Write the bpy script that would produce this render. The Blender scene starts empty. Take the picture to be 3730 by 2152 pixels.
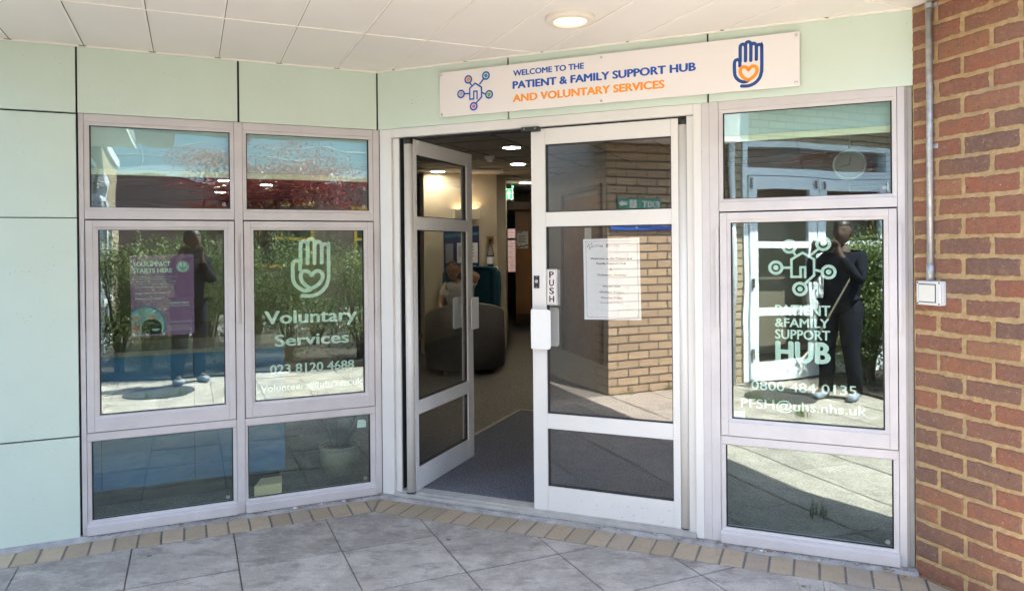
import bpy, math, random
from mathutils import Vector, Matrix, noise
random.seed(7)
R = math.radians
SC = bpy.context.scene
COL = SC.collection

# ------------------------------------------------------------------ camera, sky, sun, exposure
cam_data = bpy.data.cameras.new("camera"); cam = bpy.data.objects.new("camera", cam_data); COL.objects.link(cam)
rx, up, fw = Vector((.99995676, -.0000357, -.0092998)), Vector((.0092998, .0038402, .9999494)), Vector((0, .9999926, -.0038404))
cm = Matrix((rx, up, -fw)).transposed().to_4x4(); cm.translation = (0, 0, 1.375)
cam.matrix_world = cm
cam_data.sensor_width = 36; cam_data.lens = 25.724; cam_data.shift_y = -.0427
cam_data.clip_start = .02; cam_data.clip_end = 500
SC.camera = cam
SUN_HEAD, SUN_EL = R(79.5), R(57.8)
world = bpy.data.worlds.new("World"); SC.world = world; world.use_nodes = True
wn = world.node_tree.nodes; wl = world.node_tree.links
sky = wn.new("ShaderNodeTexSky"); sky.sky_type = 'NISHITA'; sky.sun_disc = False
sky.sun_elevation = SUN_EL; sky.sun_rotation = SUN_HEAD; sky.dust_density = 1.2
wn["Background"].inputs[1].default_value = .15
wl.new(sky.outputs[0], wn["Background"].inputs[0])
sun_d = bpy.data.lights.new("sun", 'SUN'); sun_d.energy = 3.8; sun_d.angle = R(.5); sun_d.color = (1, .95, .87)
sun = bpy.data.objects.new("sun", sun_d); COL.objects.link(sun)
sv = Vector((math.cos(SUN_EL)*math.sin(SUN_HEAD), math.cos(SUN_EL)*math.cos(SUN_HEAD), math.sin(SUN_EL)))
sun.rotation_euler = sv.to_track_quat('Z', 'Y').to_euler(); sun.location = (8, 2, 14)
SC.view_settings.view_transform = 'Standard'; SC.view_settings.look = 'None'
SC.view_settings.exposure = 3.24; SC.view_settings.gamma = 1
SC.render.engine = 'CYCLES'
cy = SC.cycles
cy.use_denoising = True; cy.max_bounces = 10; cy.diffuse_bounces = 5; cy.glossy_bounces = 5; cy.transparent_max_bounces = 24
cy.transmission_bounces = 4; cy.sample_clamp_indirect = 8; cy.caustics_reflective = False; cy.caustics_refractive = False

# ------------------------------------------------------------------ frames (x along the wall to the right, y into the wall, z up)
def frame(heading, ox, oy):
    a = R(heading); u = Vector((math.sin(a), math.cos(a), 0)); v = Vector((-u.y, u.x, 0))
    m = Matrix((u, v, Vector((0, 0, 1)))).transposed().to_4x4(); m.translation = (ox, oy, 0)
    return m
W0 = Matrix.Identity(4)
FL = frame(66.232, -.7445, 4.0843)
FR = frame(112.804, -.7445, 4.0843)
_b = FR @ Vector((2.632, 0, 0))
FB = frame(157.8, _b.x, _b.y)
FW = frame(337.8, -1.53, 1.07)          # buff wall across the passage: x = -t
_f = FL @ Vector((0, -14.0, 0))
FF = frame(246.232, _f.x, _f.y)         # far building, faces the facade

# ------------------------------------------------------------------ mesh builder
class MB:
    def __init__(s, F=W0): s.v = []; s.f = []; s.r = []; s.F = F
    def mesh(s, vs, fs, val=.5):
        n = len(s.v); s.v += [Vector(p) for p in vs]
        for f in fs: s.f.append([i+n for i in f]); s.r.append(val)
        return s
    def box(s, x0, x1, y0, y1, z0, z1, val=.5):
        return s.mesh([(x0,y0,z0),(x1,y0,z0),(x1,y1,z0),(x0,y1,z0),(x0,y0,z1),(x1,y0,z1),(x1,y1,z1),(x0,y1,z1)],
                      [(0,3,2,1),(4,5,6,7),(0,1,5,4),(1,2,6,5),(2,3,7,6),(3,0,4,7)], val)
    def prismz(s, poly, z0, z1, val=.5):
        n = len(poly)
        vs = [(p[0],p[1],z0) for p in poly]+[(p[0],p[1],z1) for p in poly]
        fs = [tuple(range(n-1,-1,-1)), tuple(range(n,2*n))]+[(i,(i+1)%n,n+(i+1)%n,n+i) for i in range(n)]
        return s.mesh(vs, fs, val)
    def prismy(s, poly, y0, y1, val=.5):       # poly in (x, z)
        n = len(poly)
        vs = [(p[0],y0,p[1]) for p in poly]+[(p[0],y1,p[1]) for p in poly]
        fs = [tuple(range(n)), tuple(range(2*n-1,n-1,-1))]+[(i,n+i,n+(i+1)%n,(i+1)%n) for i in range(n)]
        return s.mesh(vs, fs, val)
    def flaty(s, poly, y, val=.5):
        return s.mesh([(p[0],y,p[1]) for p in poly], [tuple(range(len(poly)))], val)
    def ring(s, o, i, yo, yi, yb):             # o, i = (x0, x1, z0, z1); moulded frame from outer front yo to inner front yi back to yb
        O = [(o[0],o[2]),(o[1],o[2]),(o[1],o[3]),(o[0],o[3])]; I = [(i[0],i[2]),(i[1],i[2]),(i[1],i[3]),(i[0],i[3])]
        vs = [(p[0],yo,p[1]) for p in O]+[(p[0],yi,p[1]) for p in I]+[(p[0],yb,p[1]) for p in I]+[(p[0],yb,p[1]) for p in O]
        fs = []
        for k in range(4):
            n = (k+1)%4
            fs += [(k,n,4+n,4+k),(4+k,4+n,8+n,8+k),(8+k,8+n,12+n,12+k),(12+k,12+n,n,k)]
        return s.mesh(vs, fs)
    def tube(s, pts, r, n=10, cap=True, val=.5):
        pts = [Vector(p) for p in pts]; rr = r if isinstance(r, (list, tuple)) else [r]*len(pts)
        vs = []; fs = []; prev = None
        for k, p in enumerate(pts):
            d = (pts[min(k+1,len(pts)-1)]-pts[max(k-1,0)]).normalized()
            a = prev if prev else (Vector((0,0,1)) if abs(d.z) < .9 else Vector((1,0,0)))
            x = (a-d*a.dot(d)).normalized(); prev = x; y = d.cross(x)
            vs += [p+(x*math.cos(2*math.pi*j/n)+y*math.sin(2*math.pi*j/n))*rr[k] for j in range(n)]
        for k in range(len(pts)-1):
            for j in range(n): fs.append((k*n+j, k*n+(j+1)%n, (k+1)*n+(j+1)%n, (k+1)*n+j))
        if cap: fs += [tuple(range(n-1,-1,-1)), tuple(range((len(pts)-1)*n, len(pts)*n))]
        return s.mesh(vs, fs, val)
    def lathe(s, prof, c, n=32, val=.5, axis='z'):
        vs = []; fs = []
        for r, h in prof:
            for j in range(n):
                a = 2*math.pi*j/n
                vs.append((c[0]+r*math.cos(a), c[1]+r*math.sin(a), c[2]+h) if axis == 'z' else (c[0]+r*math.cos(a), c[1]+h, c[2]+r*math.sin(a)))
        m = len(prof)
        for k in range(m-1):
            for j in range(n): fs.append((k*n+j, k*n+(j+1)%n, (k+1)*n+(j+1)%n, (k+1)*n+j))
        if prof[0][0] > 1e-5: fs.append(tuple(range(n-1,-1,-1)))
        if prof[-1][0] > 1e-5: fs.append(tuple(range((m-1)*n, m*n)))
        return s.mesh(vs, fs, val)
    def disc(s, cx, cz, r, y, n=24, r0=0):     # flat disc / ring facing -y
        if r0 <= 0: return s.flaty([(cx+r*math.cos(2*math.pi*j/n), cz+r*math.sin(2*math.pi*j/n)) for j in range(n)], y)
        vs = []
        for q in (r, r0): vs += [(cx+q*math.cos(2*math.pi*j/n), y, cz+q*math.sin(2*math.pi*j/n)) for j in range(n)]
        return s.mesh(vs, [(j,(j+1)%n,n+(j+1)%n,n+j) for j in range(n)])
    def stroke(s, pts, w, y, smooth=True, caps=True):
        P = [Vector((p[0], p[1])) for p in pts]
        if smooth and len(P) > 2:
            Q = []
            for k in range(len(P)-1):
                a, b, c, d = P[max(k-1,0)], P[k], P[k+1], P[min(k+2,len(P)-1)]
                for t in (0, .25, .5, .75):
                    Q.append(.5*((2*b)+(c-a)*t+(2*a-5*b+4*c-d)*t*t+(3*b-a-3*c+d)*t**3))
            P = Q+[P[-1]]
        L = []; Rr = []
        for k, p in enumerate(P):
            d0 = (p-P[k-1]).normalized() if k else (P[1]-p).normalized()
            d1 = (P[k+1]-p).normalized() if k < len(P)-1 else d0
            n0 = Vector((-d0.y, d0.x)); n1 = Vector((-d1.y, d1.x)); m = (n0+n1)
            m = m.normalized() if m.length > 1e-4 else n0
            h = w/2/max(.5, m.dot(n0)); L.append(p+m*h); Rr.append(p-m*h)
        n = len(P)
        s.mesh([(q.x,y,q.y) for q in L]+[(q.x,y,q.y) for q in Rr], [(k,k+1,n+k+1,n+k) for k in range(n-1)])
        if caps:
            for e, q in ((0, P[0]-P[1]), (n-1, P[-1]-P[-2])):
                a0 = math.atan2(q.y, q.x); c = P[e]
                s.flaty([(c.x+w/2*math.cos(a0+a), c.y+w/2*math.sin(a0+a)) for a in [(-.5+j/8)*math.pi for j in range(9)]], y)
        return s
    def place(s, M):
        s.v = [M @ p for p in s.v]; return s

WM = {}
def part(name, mb, mat, parent=None, smooth=False, bevel=0, label=None):
    wv = [mb.F @ p for p in mb.v]
    if parent is not None:
        M = WM[parent.name]
    else:
        xs = [p.x for p in mb.v]; ys = [p.y for p in mb.v]; zs = [p.z for p in mb.v]
        M = mb.F @ Matrix.Translation(((min(xs)+max(xs))/2, (min(ys)+max(ys))/2, min(zs)))
    inv = M.inverted()
    me = bpy.data.meshes.new(name)
    me.from_pydata([tuple(inv @ p) for p in wv], [], mb.f)
    at = me.attributes.new("rnd", 'FLOAT', 'FACE'); at.data.foreach_set("value", mb.r)
    if bevel:
        import bmesh
        bm = bmesh.new(); bm.from_mesh(me); bmesh.ops.remove_doubles(bm, verts=bm.verts, dist=1e-5)
        bmesh.ops.recalc_face_normals(bm, faces=bm.faces)
        es = [e for e in bm.edges if len(e.link_faces) == 2 and e.calc_face_angle(0) > .6]
        bmesh.ops.bevel(bm, geom=es, offset=bevel, segments=2, profile=.6, affect='EDGES', clamp_overlap=True)
        bm.to_mesh(me); bm.free()
    if smooth: me.shade_smooth()
    me.materials.append(mat)
    o = bpy.data.objects.new(name, me); COL.objects.link(o)
    if parent is not None: o.parent = parent
    else: o.matrix_world = M
    WM[o.name] = M
    if label: o["label"] = label
    return o
def tag(o, label=None, cat=None, group=None, kind=None):
    if label: o["label"] = label
    if cat: o["category"] = cat
    if group: o["group"] = group
    if kind: o["kind"] = kind
    return o
def thing(name, label, cat, F=W0, base=(0,0,0), group=None):
    o = bpy.data.objects.new(name, None); COL.objects.link(o); o.empty_display_size = .1
    M = F @ Matrix.Translation(base); o.matrix_world = M; WM[o.name] = M
    return tag(o, label, cat, group)
def copy_tree(o, parent=None):
    c = o.copy(); COL.objects.link(c)
    if parent is not None: c.parent = parent
    for ch in [x for x in list(COL.objects) if x.parent == o]: copy_tree(ch, c)
    return c
def struct(name, mb, mat, **k):
    o = part(name, mb, mat, **k); o["kind"] = "structure"; return o

# text as flat meshes
_dg = None
def text_raw(body, bold=0., spacing=1.):
    cu = bpy.data.curves.new("t", 'FONT'); cu.body = body; cu.size = 1; cu.resolution_u = 3; cu.offset = bold; cu.space_character = spacing
    o = bpy.data.objects.new("t", cu); COL.objects.link(o)
    bpy.context.view_layer.update()
    me = bpy.data.meshes.new_from_object(o.evaluated_get(bpy.context.evaluated_depsgraph_get()))
    vs = [(v.co.x, v.co.y) for v in me.vertices]; fs = [tuple(p.vertices) for p in me.polygons]
    bpy.data.objects.remove(o); bpy.data.curves.remove(cu); bpy.data.meshes.remove(me)
    return vs, fs
CAP = max(v[1] for v in text_raw("H")[0])
def text(mb, body, x0, x1, z, cap, y, bold=0., align='L', spacing=1.):
    """x0..x1 width (x1 None: natural width from cap height), baseline z, cap height; bold = stroke gain, built from shifted layers"""
    vs, fs = text_raw(body, 0, spacing)
    if not vs: return mb
    lo = min(v[0] for v in vs); hi = max(v[0] for v in vs); sz = cap/(CAP+1.2*bold)
    if x1 is None:
        sx = sz; w = (hi-lo)*sx
        x = x0 if align == 'L' else x0-w/2 if align == 'C' else x0-w
    else: sx = (x1-x0)/(hi-lo+2*bold); x = x0
    sh = [(0, 0)] if bold == 0 else [(-bold, 0), (bold, 0), (0, .6*bold), (0, -.6*bold), (-.6*bold, .4*bold), (.6*bold, -.4*bold)]
    for k, (dx, dz) in enumerate(sh):
        mb.mesh([(x+(v[0]-lo+dx+bold)*sx, y-.00006*k, z+(v[1]+dz+.6*bold)*sz) for v in vs], fs)
    return mb

# ------------------------------------------------------------------ materials
def newmat(name):
    m = bpy.data.materials.new(name); m.use_nodes = True
    nt = m.node_tree; b = nt.nodes["Principled BSDF"]
    return m, nt, b
def N(nt, t, **k):
    n = nt.nodes.new("ShaderNode"+t)
    for a, v in k.items():
        if hasattr(n, a): setattr(n, a, v)
    return n
def mixc(nt, fac, a, b, blend='MIX'):
    n = nt.nodes.new("ShaderNodeMix"); n.data_type = 'RGBA'; n.blend_type = blend
    for s, v in ((0, fac), (6, a), (7, b)):
        if hasattr(v, "is_linked") or hasattr(v, "links"): nt.links.new(v, n.inputs[s])
        elif s == 0: n.inputs[0].default_value = v
        else: n.inputs[s].default_value = (*v[:3], 1)
    return n.outputs[2]
def ramp(nt, src, lo, hi, a=0, b=1):
    n = nt.nodes.new("ShaderNodeMapRange"); n.inputs[1].default_value = lo; n.inputs[2].default_value = hi
    n.inputs[3].default_value = a; n.inputs[4].default_value = b; nt.links.new(src, n.inputs[0]); return n.outputs[0]
def noisef(nt, scale, detail=4, rough=.55, stretch=None, src=None):
    n = nt.nodes.new("ShaderNodeTexNoise"); n.inputs["Scale"].default_value = scale; n.inputs["Detail"].default_value = detail; n.inputs["Roughness"].default_value = rough
    if src is None:
        tc = nt.nodes.new("ShaderNodeNewGeometry"); src = tc.outputs["Position"]
    if stretch:
        mp = nt.nodes.new("ShaderNodeMapping"); mp.inputs["Scale"].default_value = stretch; nt.links.new(src, mp.inputs[0]); src = mp.outputs[0]
    nt.links.new(src, n.inputs["Vector"]); return n.outputs[0]
def bumpn(nt, b, h, dist, strength=1.):
    n = nt.nodes.new("ShaderNodeBump"); n.inputs["Distance"].default_value = dist; n.inputs["Strength"].default_value = strength
    nt.links.new(h, n.inputs["Height"]); nt.links.new(n.outputs[0], b.inputs["Normal"]); return n
MATS = {}
def pm(name, col, rough=.5, metal=0., var=.06, scale=6., bump=0., bscale=150., spec=.5, dark=None, speck=0., coat=0.):
    """painted / plain surface: slow tone variation, fine grain, optional specks of dirt"""
    if name in MATS: return MATS[name]
    m, nt, b = newmat(name); MATS[name] = m
    f = noisef(nt, scale, 5, .6)
    lo = tuple(c*(1-var) for c in col); hi = tuple(min(1, c*(1+var)) for c in col)
    c = mixc(nt, ramp(nt, f, .3, .7), lo, hi)
    if speck:
        s = noisef(nt, 130, 2, .5); s2 = noisef(nt, 5, 3, .6)
        k = nt.nodes.new("ShaderNodeMath"); k.operation = 'MULTIPLY'
        nt.links.new(ramp(nt, s, .69, .75), k.inputs[0]); nt.links.new(ramp(nt, s2, .45, .7, 0, speck), k.inputs[1])
        c = mixc(nt, k.outputs[0], c, tuple(x*.25 for x in col))
    nt.links.new(c, b.inputs["Base Color"])
    b.inputs["Metallic"].default_value = metal; b.inputs["Specular IOR Level"].default_value = spec; b.inputs["Coat Weight"].default_value = coat
    rf = noisef(nt, scale*2.3, 3); nt.links.new(ramp(nt, rf, .3, .7, max(.02, rough*.85), min(1, rough*1.15)), b.inputs["Roughness"])
    if bump: bumpn(nt, b, noisef(nt, bscale, 4, .6), bump)
    return m
def emit(name, col, strength):
    m, nt, b = newmat(name); b.inputs["Base Color"].default_value = (*col, 1)
    b.inputs["Emission Color"].default_value = (*col, 1); b.inputs["Emission Strength"].default_value = strength; return m
def glass(name, tint, f0, wave, wscale, gcol=(1,1,1), stretch=None):
    m, nt, b = newmat(name); nt.nodes.remove(b); out = nt.nodes["Material Output"]
    tr = N(nt, "BsdfTransparent"); tr.inputs[0].default_value = (*tint, 1)
    gl = N(nt, "BsdfGlossy"); gl.inputs[0].default_value = (*gcol, 1); gl.inputs["Roughness"].default_value = 0.
    if wave:
        bm = nt.nodes.new("ShaderNodeBump"); bm.inputs["Distance"].default_value = wave
        nt.links.new(noisef(nt, wscale, 1, .4, stretch), bm.inputs["Height"]); nt.links.new(bm.outputs[0], gl.inputs["Normal"])
    lw = N(nt, "LayerWeight"); lw.inputs[0].default_value = .5
    p = N(nt, "Math"); p.operation = 'POWER'; nt.links.new(lw.outputs["Facing"], p.inputs[0]); p.inputs[1].default_value = 4
    fr = ramp(nt, p.outputs[0], 0, 1, f0, 1)
    mx = N(nt, "MixShader"); nt.links.new(fr, mx.inputs[0]); nt.links.new(tr.outputs[0], mx.inputs[1]); nt.links.new(gl.outputs[0], mx.inputs[2])
    nt.links.new(mx.outputs[0], out.inputs[0]); return m
def bricktex(name, c1, c2, mortar, bw=.225, rh=.0785, ms=.011, rough=.85, bump=.004):
    """stretcher bond on the object's own x / z plane"""
    m, nt, b = newmat(name)
    tc = N(nt, "TexCoord"); sp = N(nt, "SeparateXYZ"); nt.links.new(tc.outputs["Object"], sp.inputs[0])
    ad = N(nt, "Math"); nt.links.new(sp.outputs[0], ad.inputs[0]); nt.links.new(sp.outputs[1], ad.inputs[1])
    cb = N(nt, "CombineXYZ"); nt.links.new(ad.outputs[0], cb.inputs[0]); nt.links.new(sp.outputs[2], cb.inputs[1])
    br = N(nt, "TexBrick"); br.offset = .5; br.inputs["Scale"].default_value = 1; br.inputs["Brick Width"].default_value = bw; br.inputs["Row Height"].default_value = rh
    br.inputs["Mortar Size"].default_value = ms/2; br.inputs["Mortar Smooth"].default_value = .2; br.inputs["Bias"].default_value = 0
    br.inputs["Color1"].default_value = (*c1, 1); br.inputs["Color2"].default_value = (*c2, 1); br.inputs["Mortar"].default_value = (*mortar, 1)
    nt.links.new(cb.outputs[0], br.inputs["Vector"])
    c = mixc(nt, ramp(nt, noisef(nt, 40, 5), .3, .7, 0, .5), br.outputs[0], (.1, .07, .05), 'MULTIPLY')
    c = mixc(nt, .75, c, br.outputs[0])
    nt.links.new(c, b.inputs["Base Color"]); b.inputs["Roughness"].default_value = rough
    n = nt.nodes.new("ShaderNodeBump"); n.inputs["Distance"].default_value = bump; n.invert = True
    nt.links.new(br.outputs["Fac"], n.inputs["Height"]); nt.links.new(n.outputs[0], b.inputs["Normal"])
    return m

def rnd_attr(nt):
    a = N(nt, "Attribute"); a.attribute_name = "rnd"; return a.outputs["Fac"]
def cramp(nt, src, stops):
    r = N(nt, "ValToRGB"); nt.links.new(src, r.inputs[0]); e = r.color_ramp.elements
    e[0].position = stops[0][0]; e[0].color = (*stops[0][1], 1); e[1].position = stops[-1][0]; e[1].color = (*stops[-1][1], 1)
    for p, c in stops[1:-1]:
        q = e.new(p); q.color = (*c, 1)
    return r.outputs[0]

M_CLAD = pm("mint_panel", (.60, .70, .60), .42, var=.03, scale=3, speck=.8, bump=.0004, bscale=300)
M_GROOVE = pm("dark_groove", (.03, .03, .035), .8)
M_FRAME = pm("lilac_aluminium", (.56, .53, .525), .42, var=.08, scale=5, speck=.6)
M_GAP = pm("dark_gasket", (.02, .02, .022), .7)
M_CREAM = pm("cream_door_paint", (.70, .685, .655), .36, var=.04, scale=3, speck=.3)
M_ALU = pm("bare_aluminium", (.55, .55, .53), .4, metal=.6, var=.1, scale=15)
M_WHITE = pm("white_plastic", (.78, .78, .76), .35, var=.03)
M_GREYW = pm("grey_white_plastic", (.66, .67, .66), .4, var=.05, speck=.4)
M_BLACK = pm("black_plastic", (.015, .015, .016), .4)
M_CHROME = pm("chrome", (.7, .7, .72), .2, metal=1)
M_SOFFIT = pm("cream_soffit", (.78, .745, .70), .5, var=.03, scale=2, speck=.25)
M_TBAR = pm("soffit_bar", (.86, .82, .75), .45)
M_VINYL = pm("frosted_vinyl", (.78, .90, .83), .6, var=.03)
M_SIGN = pm("sign_board", (.80, .76, .74), .45, var=.0)
M_BLUE = pm("sign_blue", (.004, .085, .42), .5); M_ORANGE = pm("sign_orange", (.95, .32, .02), .35)
M_NAVY = pm("deep_blue", (.006, .065, .27), .5)
M_GLASS = glass("window_glass", (.89, .955, .925), .118, .0006, 3.2, (.90, 1, .97))
M_GLASS2 = glass("wavy_window_glass", (.88, .95, .92), .10, .0013, 3.4, (.88, 1, .98), (1, 1, 1.3))
M_DGLASS = glass("door_glass", (.95, .955, .95), .09, .0004, 2.5, (1, .98, .95))
M_PAPER = pm("white_paper", (.86, .87, .90), .7, var=.02)
M_INK = pm("dark_ink", (.03, .04, .09), .6)
M_CONC = pm("concrete", (.33, .32, .31), .9, var=.3, scale=9, bump=.002, bscale=120)
M_CARPET = pm("grey_carpet", (.16, .155, .15), .95, var=.6, scale=80, bump=.002, bscale=400)
M_MAT = pm("blue_grey_mat", (.13, .14, .175), .95, var=.75, scale=95, bump=.004, bscale=350)
M_WALLI = pm("beige_wall", (.50, .45, .36), .8, var=.03)
M_WALLG = pm("grey_wall", (.30, .265, .215), .8, var=.03)
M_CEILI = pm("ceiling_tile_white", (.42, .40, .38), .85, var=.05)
M_WOOD = pm("oak_door", (.30, .15, .055), .45, var=.15, scale=3)
M_DWOOD = pm("dark_wood", (.10, .045, .025), .45, var=.15, scale=3)
M_TUB = pm("charcoal_fabric", (.085, .083, .085), .9, var=.2, scale=60, bump=.001, bscale=500)
M_PIPE = pm("piping", (.30, .27, .23), .8)
M_TEAL = pm("teal_fabric", (.012, .07, .10), .85, var=.15, scale=60)
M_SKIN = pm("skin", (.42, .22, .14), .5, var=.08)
M_HAIR = pm("dark_hair", (.03, .02, .015), .5)
M_TEE = pm("white_cotton", (.62, .60, .58), .85)
M_DARKC = pm("dark_cotton", (.012, .013, .018), .95, spec=.1)
M_BUFFW = bricktex("buff_brick", (.45, .34, .225), (.36, .27, .18), (.06, .055, .05), ms=.015, bump=.006)
M_RENDW = pm("white_gloss_paint", (.72, .76, .80), .35, var=.03)
M_CABB = pm("blue_laminate", (.03, .19, .40), .4, var=.05)
M_SOIL = pm("dark_soil", (.05, .04, .03), .95, var=.4, scale=30, bump=.01, bscale=60)
M_GALV = pm("galvanised_steel", (.42, .43, .43), .42, metal=.55, var=.2, scale=40, speck=.6)
M_PURPLE = pm("purple_print", (.25, .11, .23), .45); M_MINTP = pm("pale_print", (.62, .78, .70), .5)
M_GREEN = pm("sign_green", (.0, .22, .12), .4); M_YELL = pm("yellow_paint", (.75, .42, .03), .45)

def mat_paving():
    m, nt, b = newmat("paving_flag")
    r = rnd_attr(nt)
    base = cramp(nt, r, [(0, (.30, .268, .232)), (.5, (.37, .332, .288)), (1, (.43, .388, .337))])
    cl = noisef(nt, 4.2, 8, .68, (1, 1, 1)); c = mixc(nt, ramp(nt, cl, .46, .62, 0, .8), base, (.55, .50, .44))
    st = noisef(nt, 7.5, 7, .68, (1, 1.7, 1)); c = mixc(nt, ramp(nt, st, .50, .64, 0, .7), c, (.20, .18, .158))
    ft = noisef(nt, 26, 6, .7, (1, 2.2, 1)); c = mixc(nt, ramp(nt, ft, .52, .68, 0, .5), c, (.60, .55, .49))
    fn = noisef(nt, 190, 3, .65); c = mixc(nt, ramp(nt, fn, .42, .68, 0, .5), c, (.20, .185, .17))
    gum = N(nt, "TexVoronoi"); gum.inputs["Scale"].default_value = 4.3; gum.inputs["Randomness"].default_value = 1
    g = N(nt, "NewGeometry"); nt.links.new(g.outputs["Position"], gum.inputs["Vector"])
    c = mixc(nt, ramp(nt, gum.outputs["Distance"], .05, .062, .75, 0), c, (.09, .088, .09))
    nt.links.new(c, b.inputs["Base Color"]); b.inputs["Roughness"].default_value = .9
    hb = mixc(nt, .5, noisef(nt, 220, 4, .65), cl)
    bumpn(nt, b, hb, .009); return m
M_PAVE = mat_paving()
def mat_edging():
    m, nt, b = newmat("buff_paver")
    c = cramp(nt, rnd_attr(nt), [(0, (.37, .295, .20)), (.45, (.45, .355, .24)), (.75, (.49, .385, .265)), (1, (.40, .33, .25))])
    c = mixc(nt, ramp(nt, noisef(nt, 14, 6, .65), .45, .75, 0, .5), c, (.32, .26, .19))
    c = mixc(nt, ramp(nt, noisef(nt, 300, 2, .5), .5, .75, 0, .4), c, (.14, .11, .08))
    nt.links.new(c, b.inputs["Base Color"]); b.inputs["Roughness"].default_value = .9
    bumpn(nt, b, noisef(nt, 200, 4, .65), .004); return m
M_EDGE = mat_edging()
M_JOINT = pm("joint_grit", (.15, .137, .125), .95, var=.4, scale=120, bump=.004, bscale=200)
def mat_redbrick():
    m, nt, b = newmat("red_brick")
    c = cramp(nt, rnd_attr(nt), [(0, (.20, .115, .088)), (.2, (.24, .125, .088)), (.4, (.285, .125, .082)), (.65, (.325, .122, .075)), (.88, (.36, .128, .07)), (1, (.39, .19, .10))])
    c = mixc(nt, ramp(nt, noisef(nt, 17, 6, .75, (1, 1, 1.4)), .40, .66, 0, .75), c, (.22, .135, .10))
    c = mixc(nt, ramp(nt, noisef(nt, 3.2, 4, .6), .45, .68, 0, .45), c, (.40, .17, .09))
    c = mixc(nt, ramp(nt, noisef(nt, 48, 6, .75), .52, .70, 0, .7), c, (.40, .235, .135))
    c = mixc(nt, ramp(nt, noisef(nt, 110, 4, .7), .56, .68, 0, .65), c, (.12, .07, .06))
    c = mixc(nt, ramp(nt, noisef(nt, 34, 3, .6), .69, .74, 0, .9), c, (.04, .037, .04))
    c = mixc(nt, ramp(nt, noisef(nt, 85, 2, .5), .71, .77, 0, .85), c, (.60, .52, .42))
    nt.links.new(c, b.inputs["Base Color"]); b.inputs["Roughness"].default_value = .88
    bumpn(nt, b, noisef(nt, 130, 7, .8), .010); return m
M_RBRICK = mat_redbrick()
def mat_mortar():
    m, nt, b = newmat("sand_mortar")
    c = mixc(nt, ramp(nt, noisef(nt, 30, 5, .65), .35, .7), (.36, .245, .115), (.50, .36, .19))
    c = mixc(nt, ramp(nt, noisef(nt, 7, 4, .6), .5, .7, 0, .45), c, (.30, .24, .17))
    nt.links.new(c, b.inputs["Base Color"]); b.inputs["Roughness"].default_value = .95
    bumpn(nt, b, noisef(nt, 240, 5, .7), .004); return m
M_MORT = mat_mortar()
def mat_leaf(name, a, c2, c3):
    m, nt, b = newmat(name)
    c = cramp(nt, rnd_attr(nt), [(0, a), (.6, c2), (1, c3)]); nt.links.new(c, b.inputs["Base Color"]); b.inputs["Roughness"].default_value = .45
    out = nt.nodes["Material Output"]; t = N(nt, "BsdfTranslucent"); nt.links.new(c, t.inputs[0]); mx = N(nt, "MixShader"); mx.inputs[0].default_value = .3
    nt.links.new(b.outputs[0], mx.inputs[1]); nt.links.new(t.outputs[0], mx.inputs[2]); nt.links.new(mx.outputs[0], out.inputs[0]); return m
M_LEAF = mat_leaf("shrub_leaf", (.085, .13, .035), (.14, .19, .055), (.21, .24, .09))
M_MAPLE = mat_leaf("maple_leaf", (.15, .014, .016), (.30, .025, .028), (.42, .09, .05))
M_BARK = pm("bark", (.09, .065, .05), .9, var=.3, scale=20, bump=.01, bscale=50)

# ================================================================== GROUND
def clip(poly, keep):                     # keep(p) -> signed value, >= 0 is kept (linear)
    out = []
    for i, p in enumerate(poly):
        q = poly[(i+1) % len(poly)]; a, c = keep(p), keep(q)
        if a >= 0: out.append(p)
        if (a >= 0) != (c >= 0):
            t = a/(a-c); out.append((p[0]+(q[0]-p[0])*t, p[1]+(q[1]-p[1])*t))
    return out
L2W = lambda u, o: FL @ Vector((u, -o, 0))
IL, IR, IB, IWi = FL.inverted(), FR.inverted(), FB.inverted(), FW.inverted()
g = MB(); g.mesh([(-60,-60,-.0045),(60,-60,-.0045),(60,60,-.0045),(-60,60,-.0045)], [(0,1,2,3)])
struct("ground", g, M_JOINT)
pv = MB()
rng = random.Random(3)
for i in range(-16, 24):
    for j in range(0, 30):
        u0 = -1.2265+i*.4425+.005; o0 = .2175+(j)*.4445-.0; u1 = u0+.4425-.006; o1 = o0+.4445-.013
        if j == 0: o0 = .2165
        pts = [L2W(u0,o0), L2W(u1,o0), L2W(u1,o1), L2W(u0,o1)]; poly = [(p.x, p.y) for p in pts]
        cx = sum(p[0] for p in poly)/4; cyy = sum(p[1] for p in poly)/4
        if (j > 9 and u0 > -1.1) or j > 10: continue          # planting bed
        poly = clip(poly, lambda p: -(IR @ Vector((p[0], p[1], 0))).y-.2165)
        if len(poly) < 3: continue
        poly = clip(poly, lambda p: -(IB @ Vector((p[0], p[1], 0))).y-.01 if (IB @ Vector((p[0], p[1], 0))).x < .9 else 1)
        if len(poly) < 3: continue
        poly = clip(poly, lambda p: -(IWi @ Vector((p[0], p[1], 0))).y-.01)
        if len(poly) < 3: continue
        poly.reverse(); dz = rng.uniform(-.0012, .0012); dzs = [dz+rng.uniform(-.0012, .0012) for _ in poly]; n_pv = len(pv.v); pv.prismz(poly, -.03, dz, rng.random())
        for q_ in range(len(poly)): pv.v[n_pv+len(poly)+q_].z = dzs[q_]
struct("paving", pv, M_PAVE, bevel=.0025)
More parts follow.
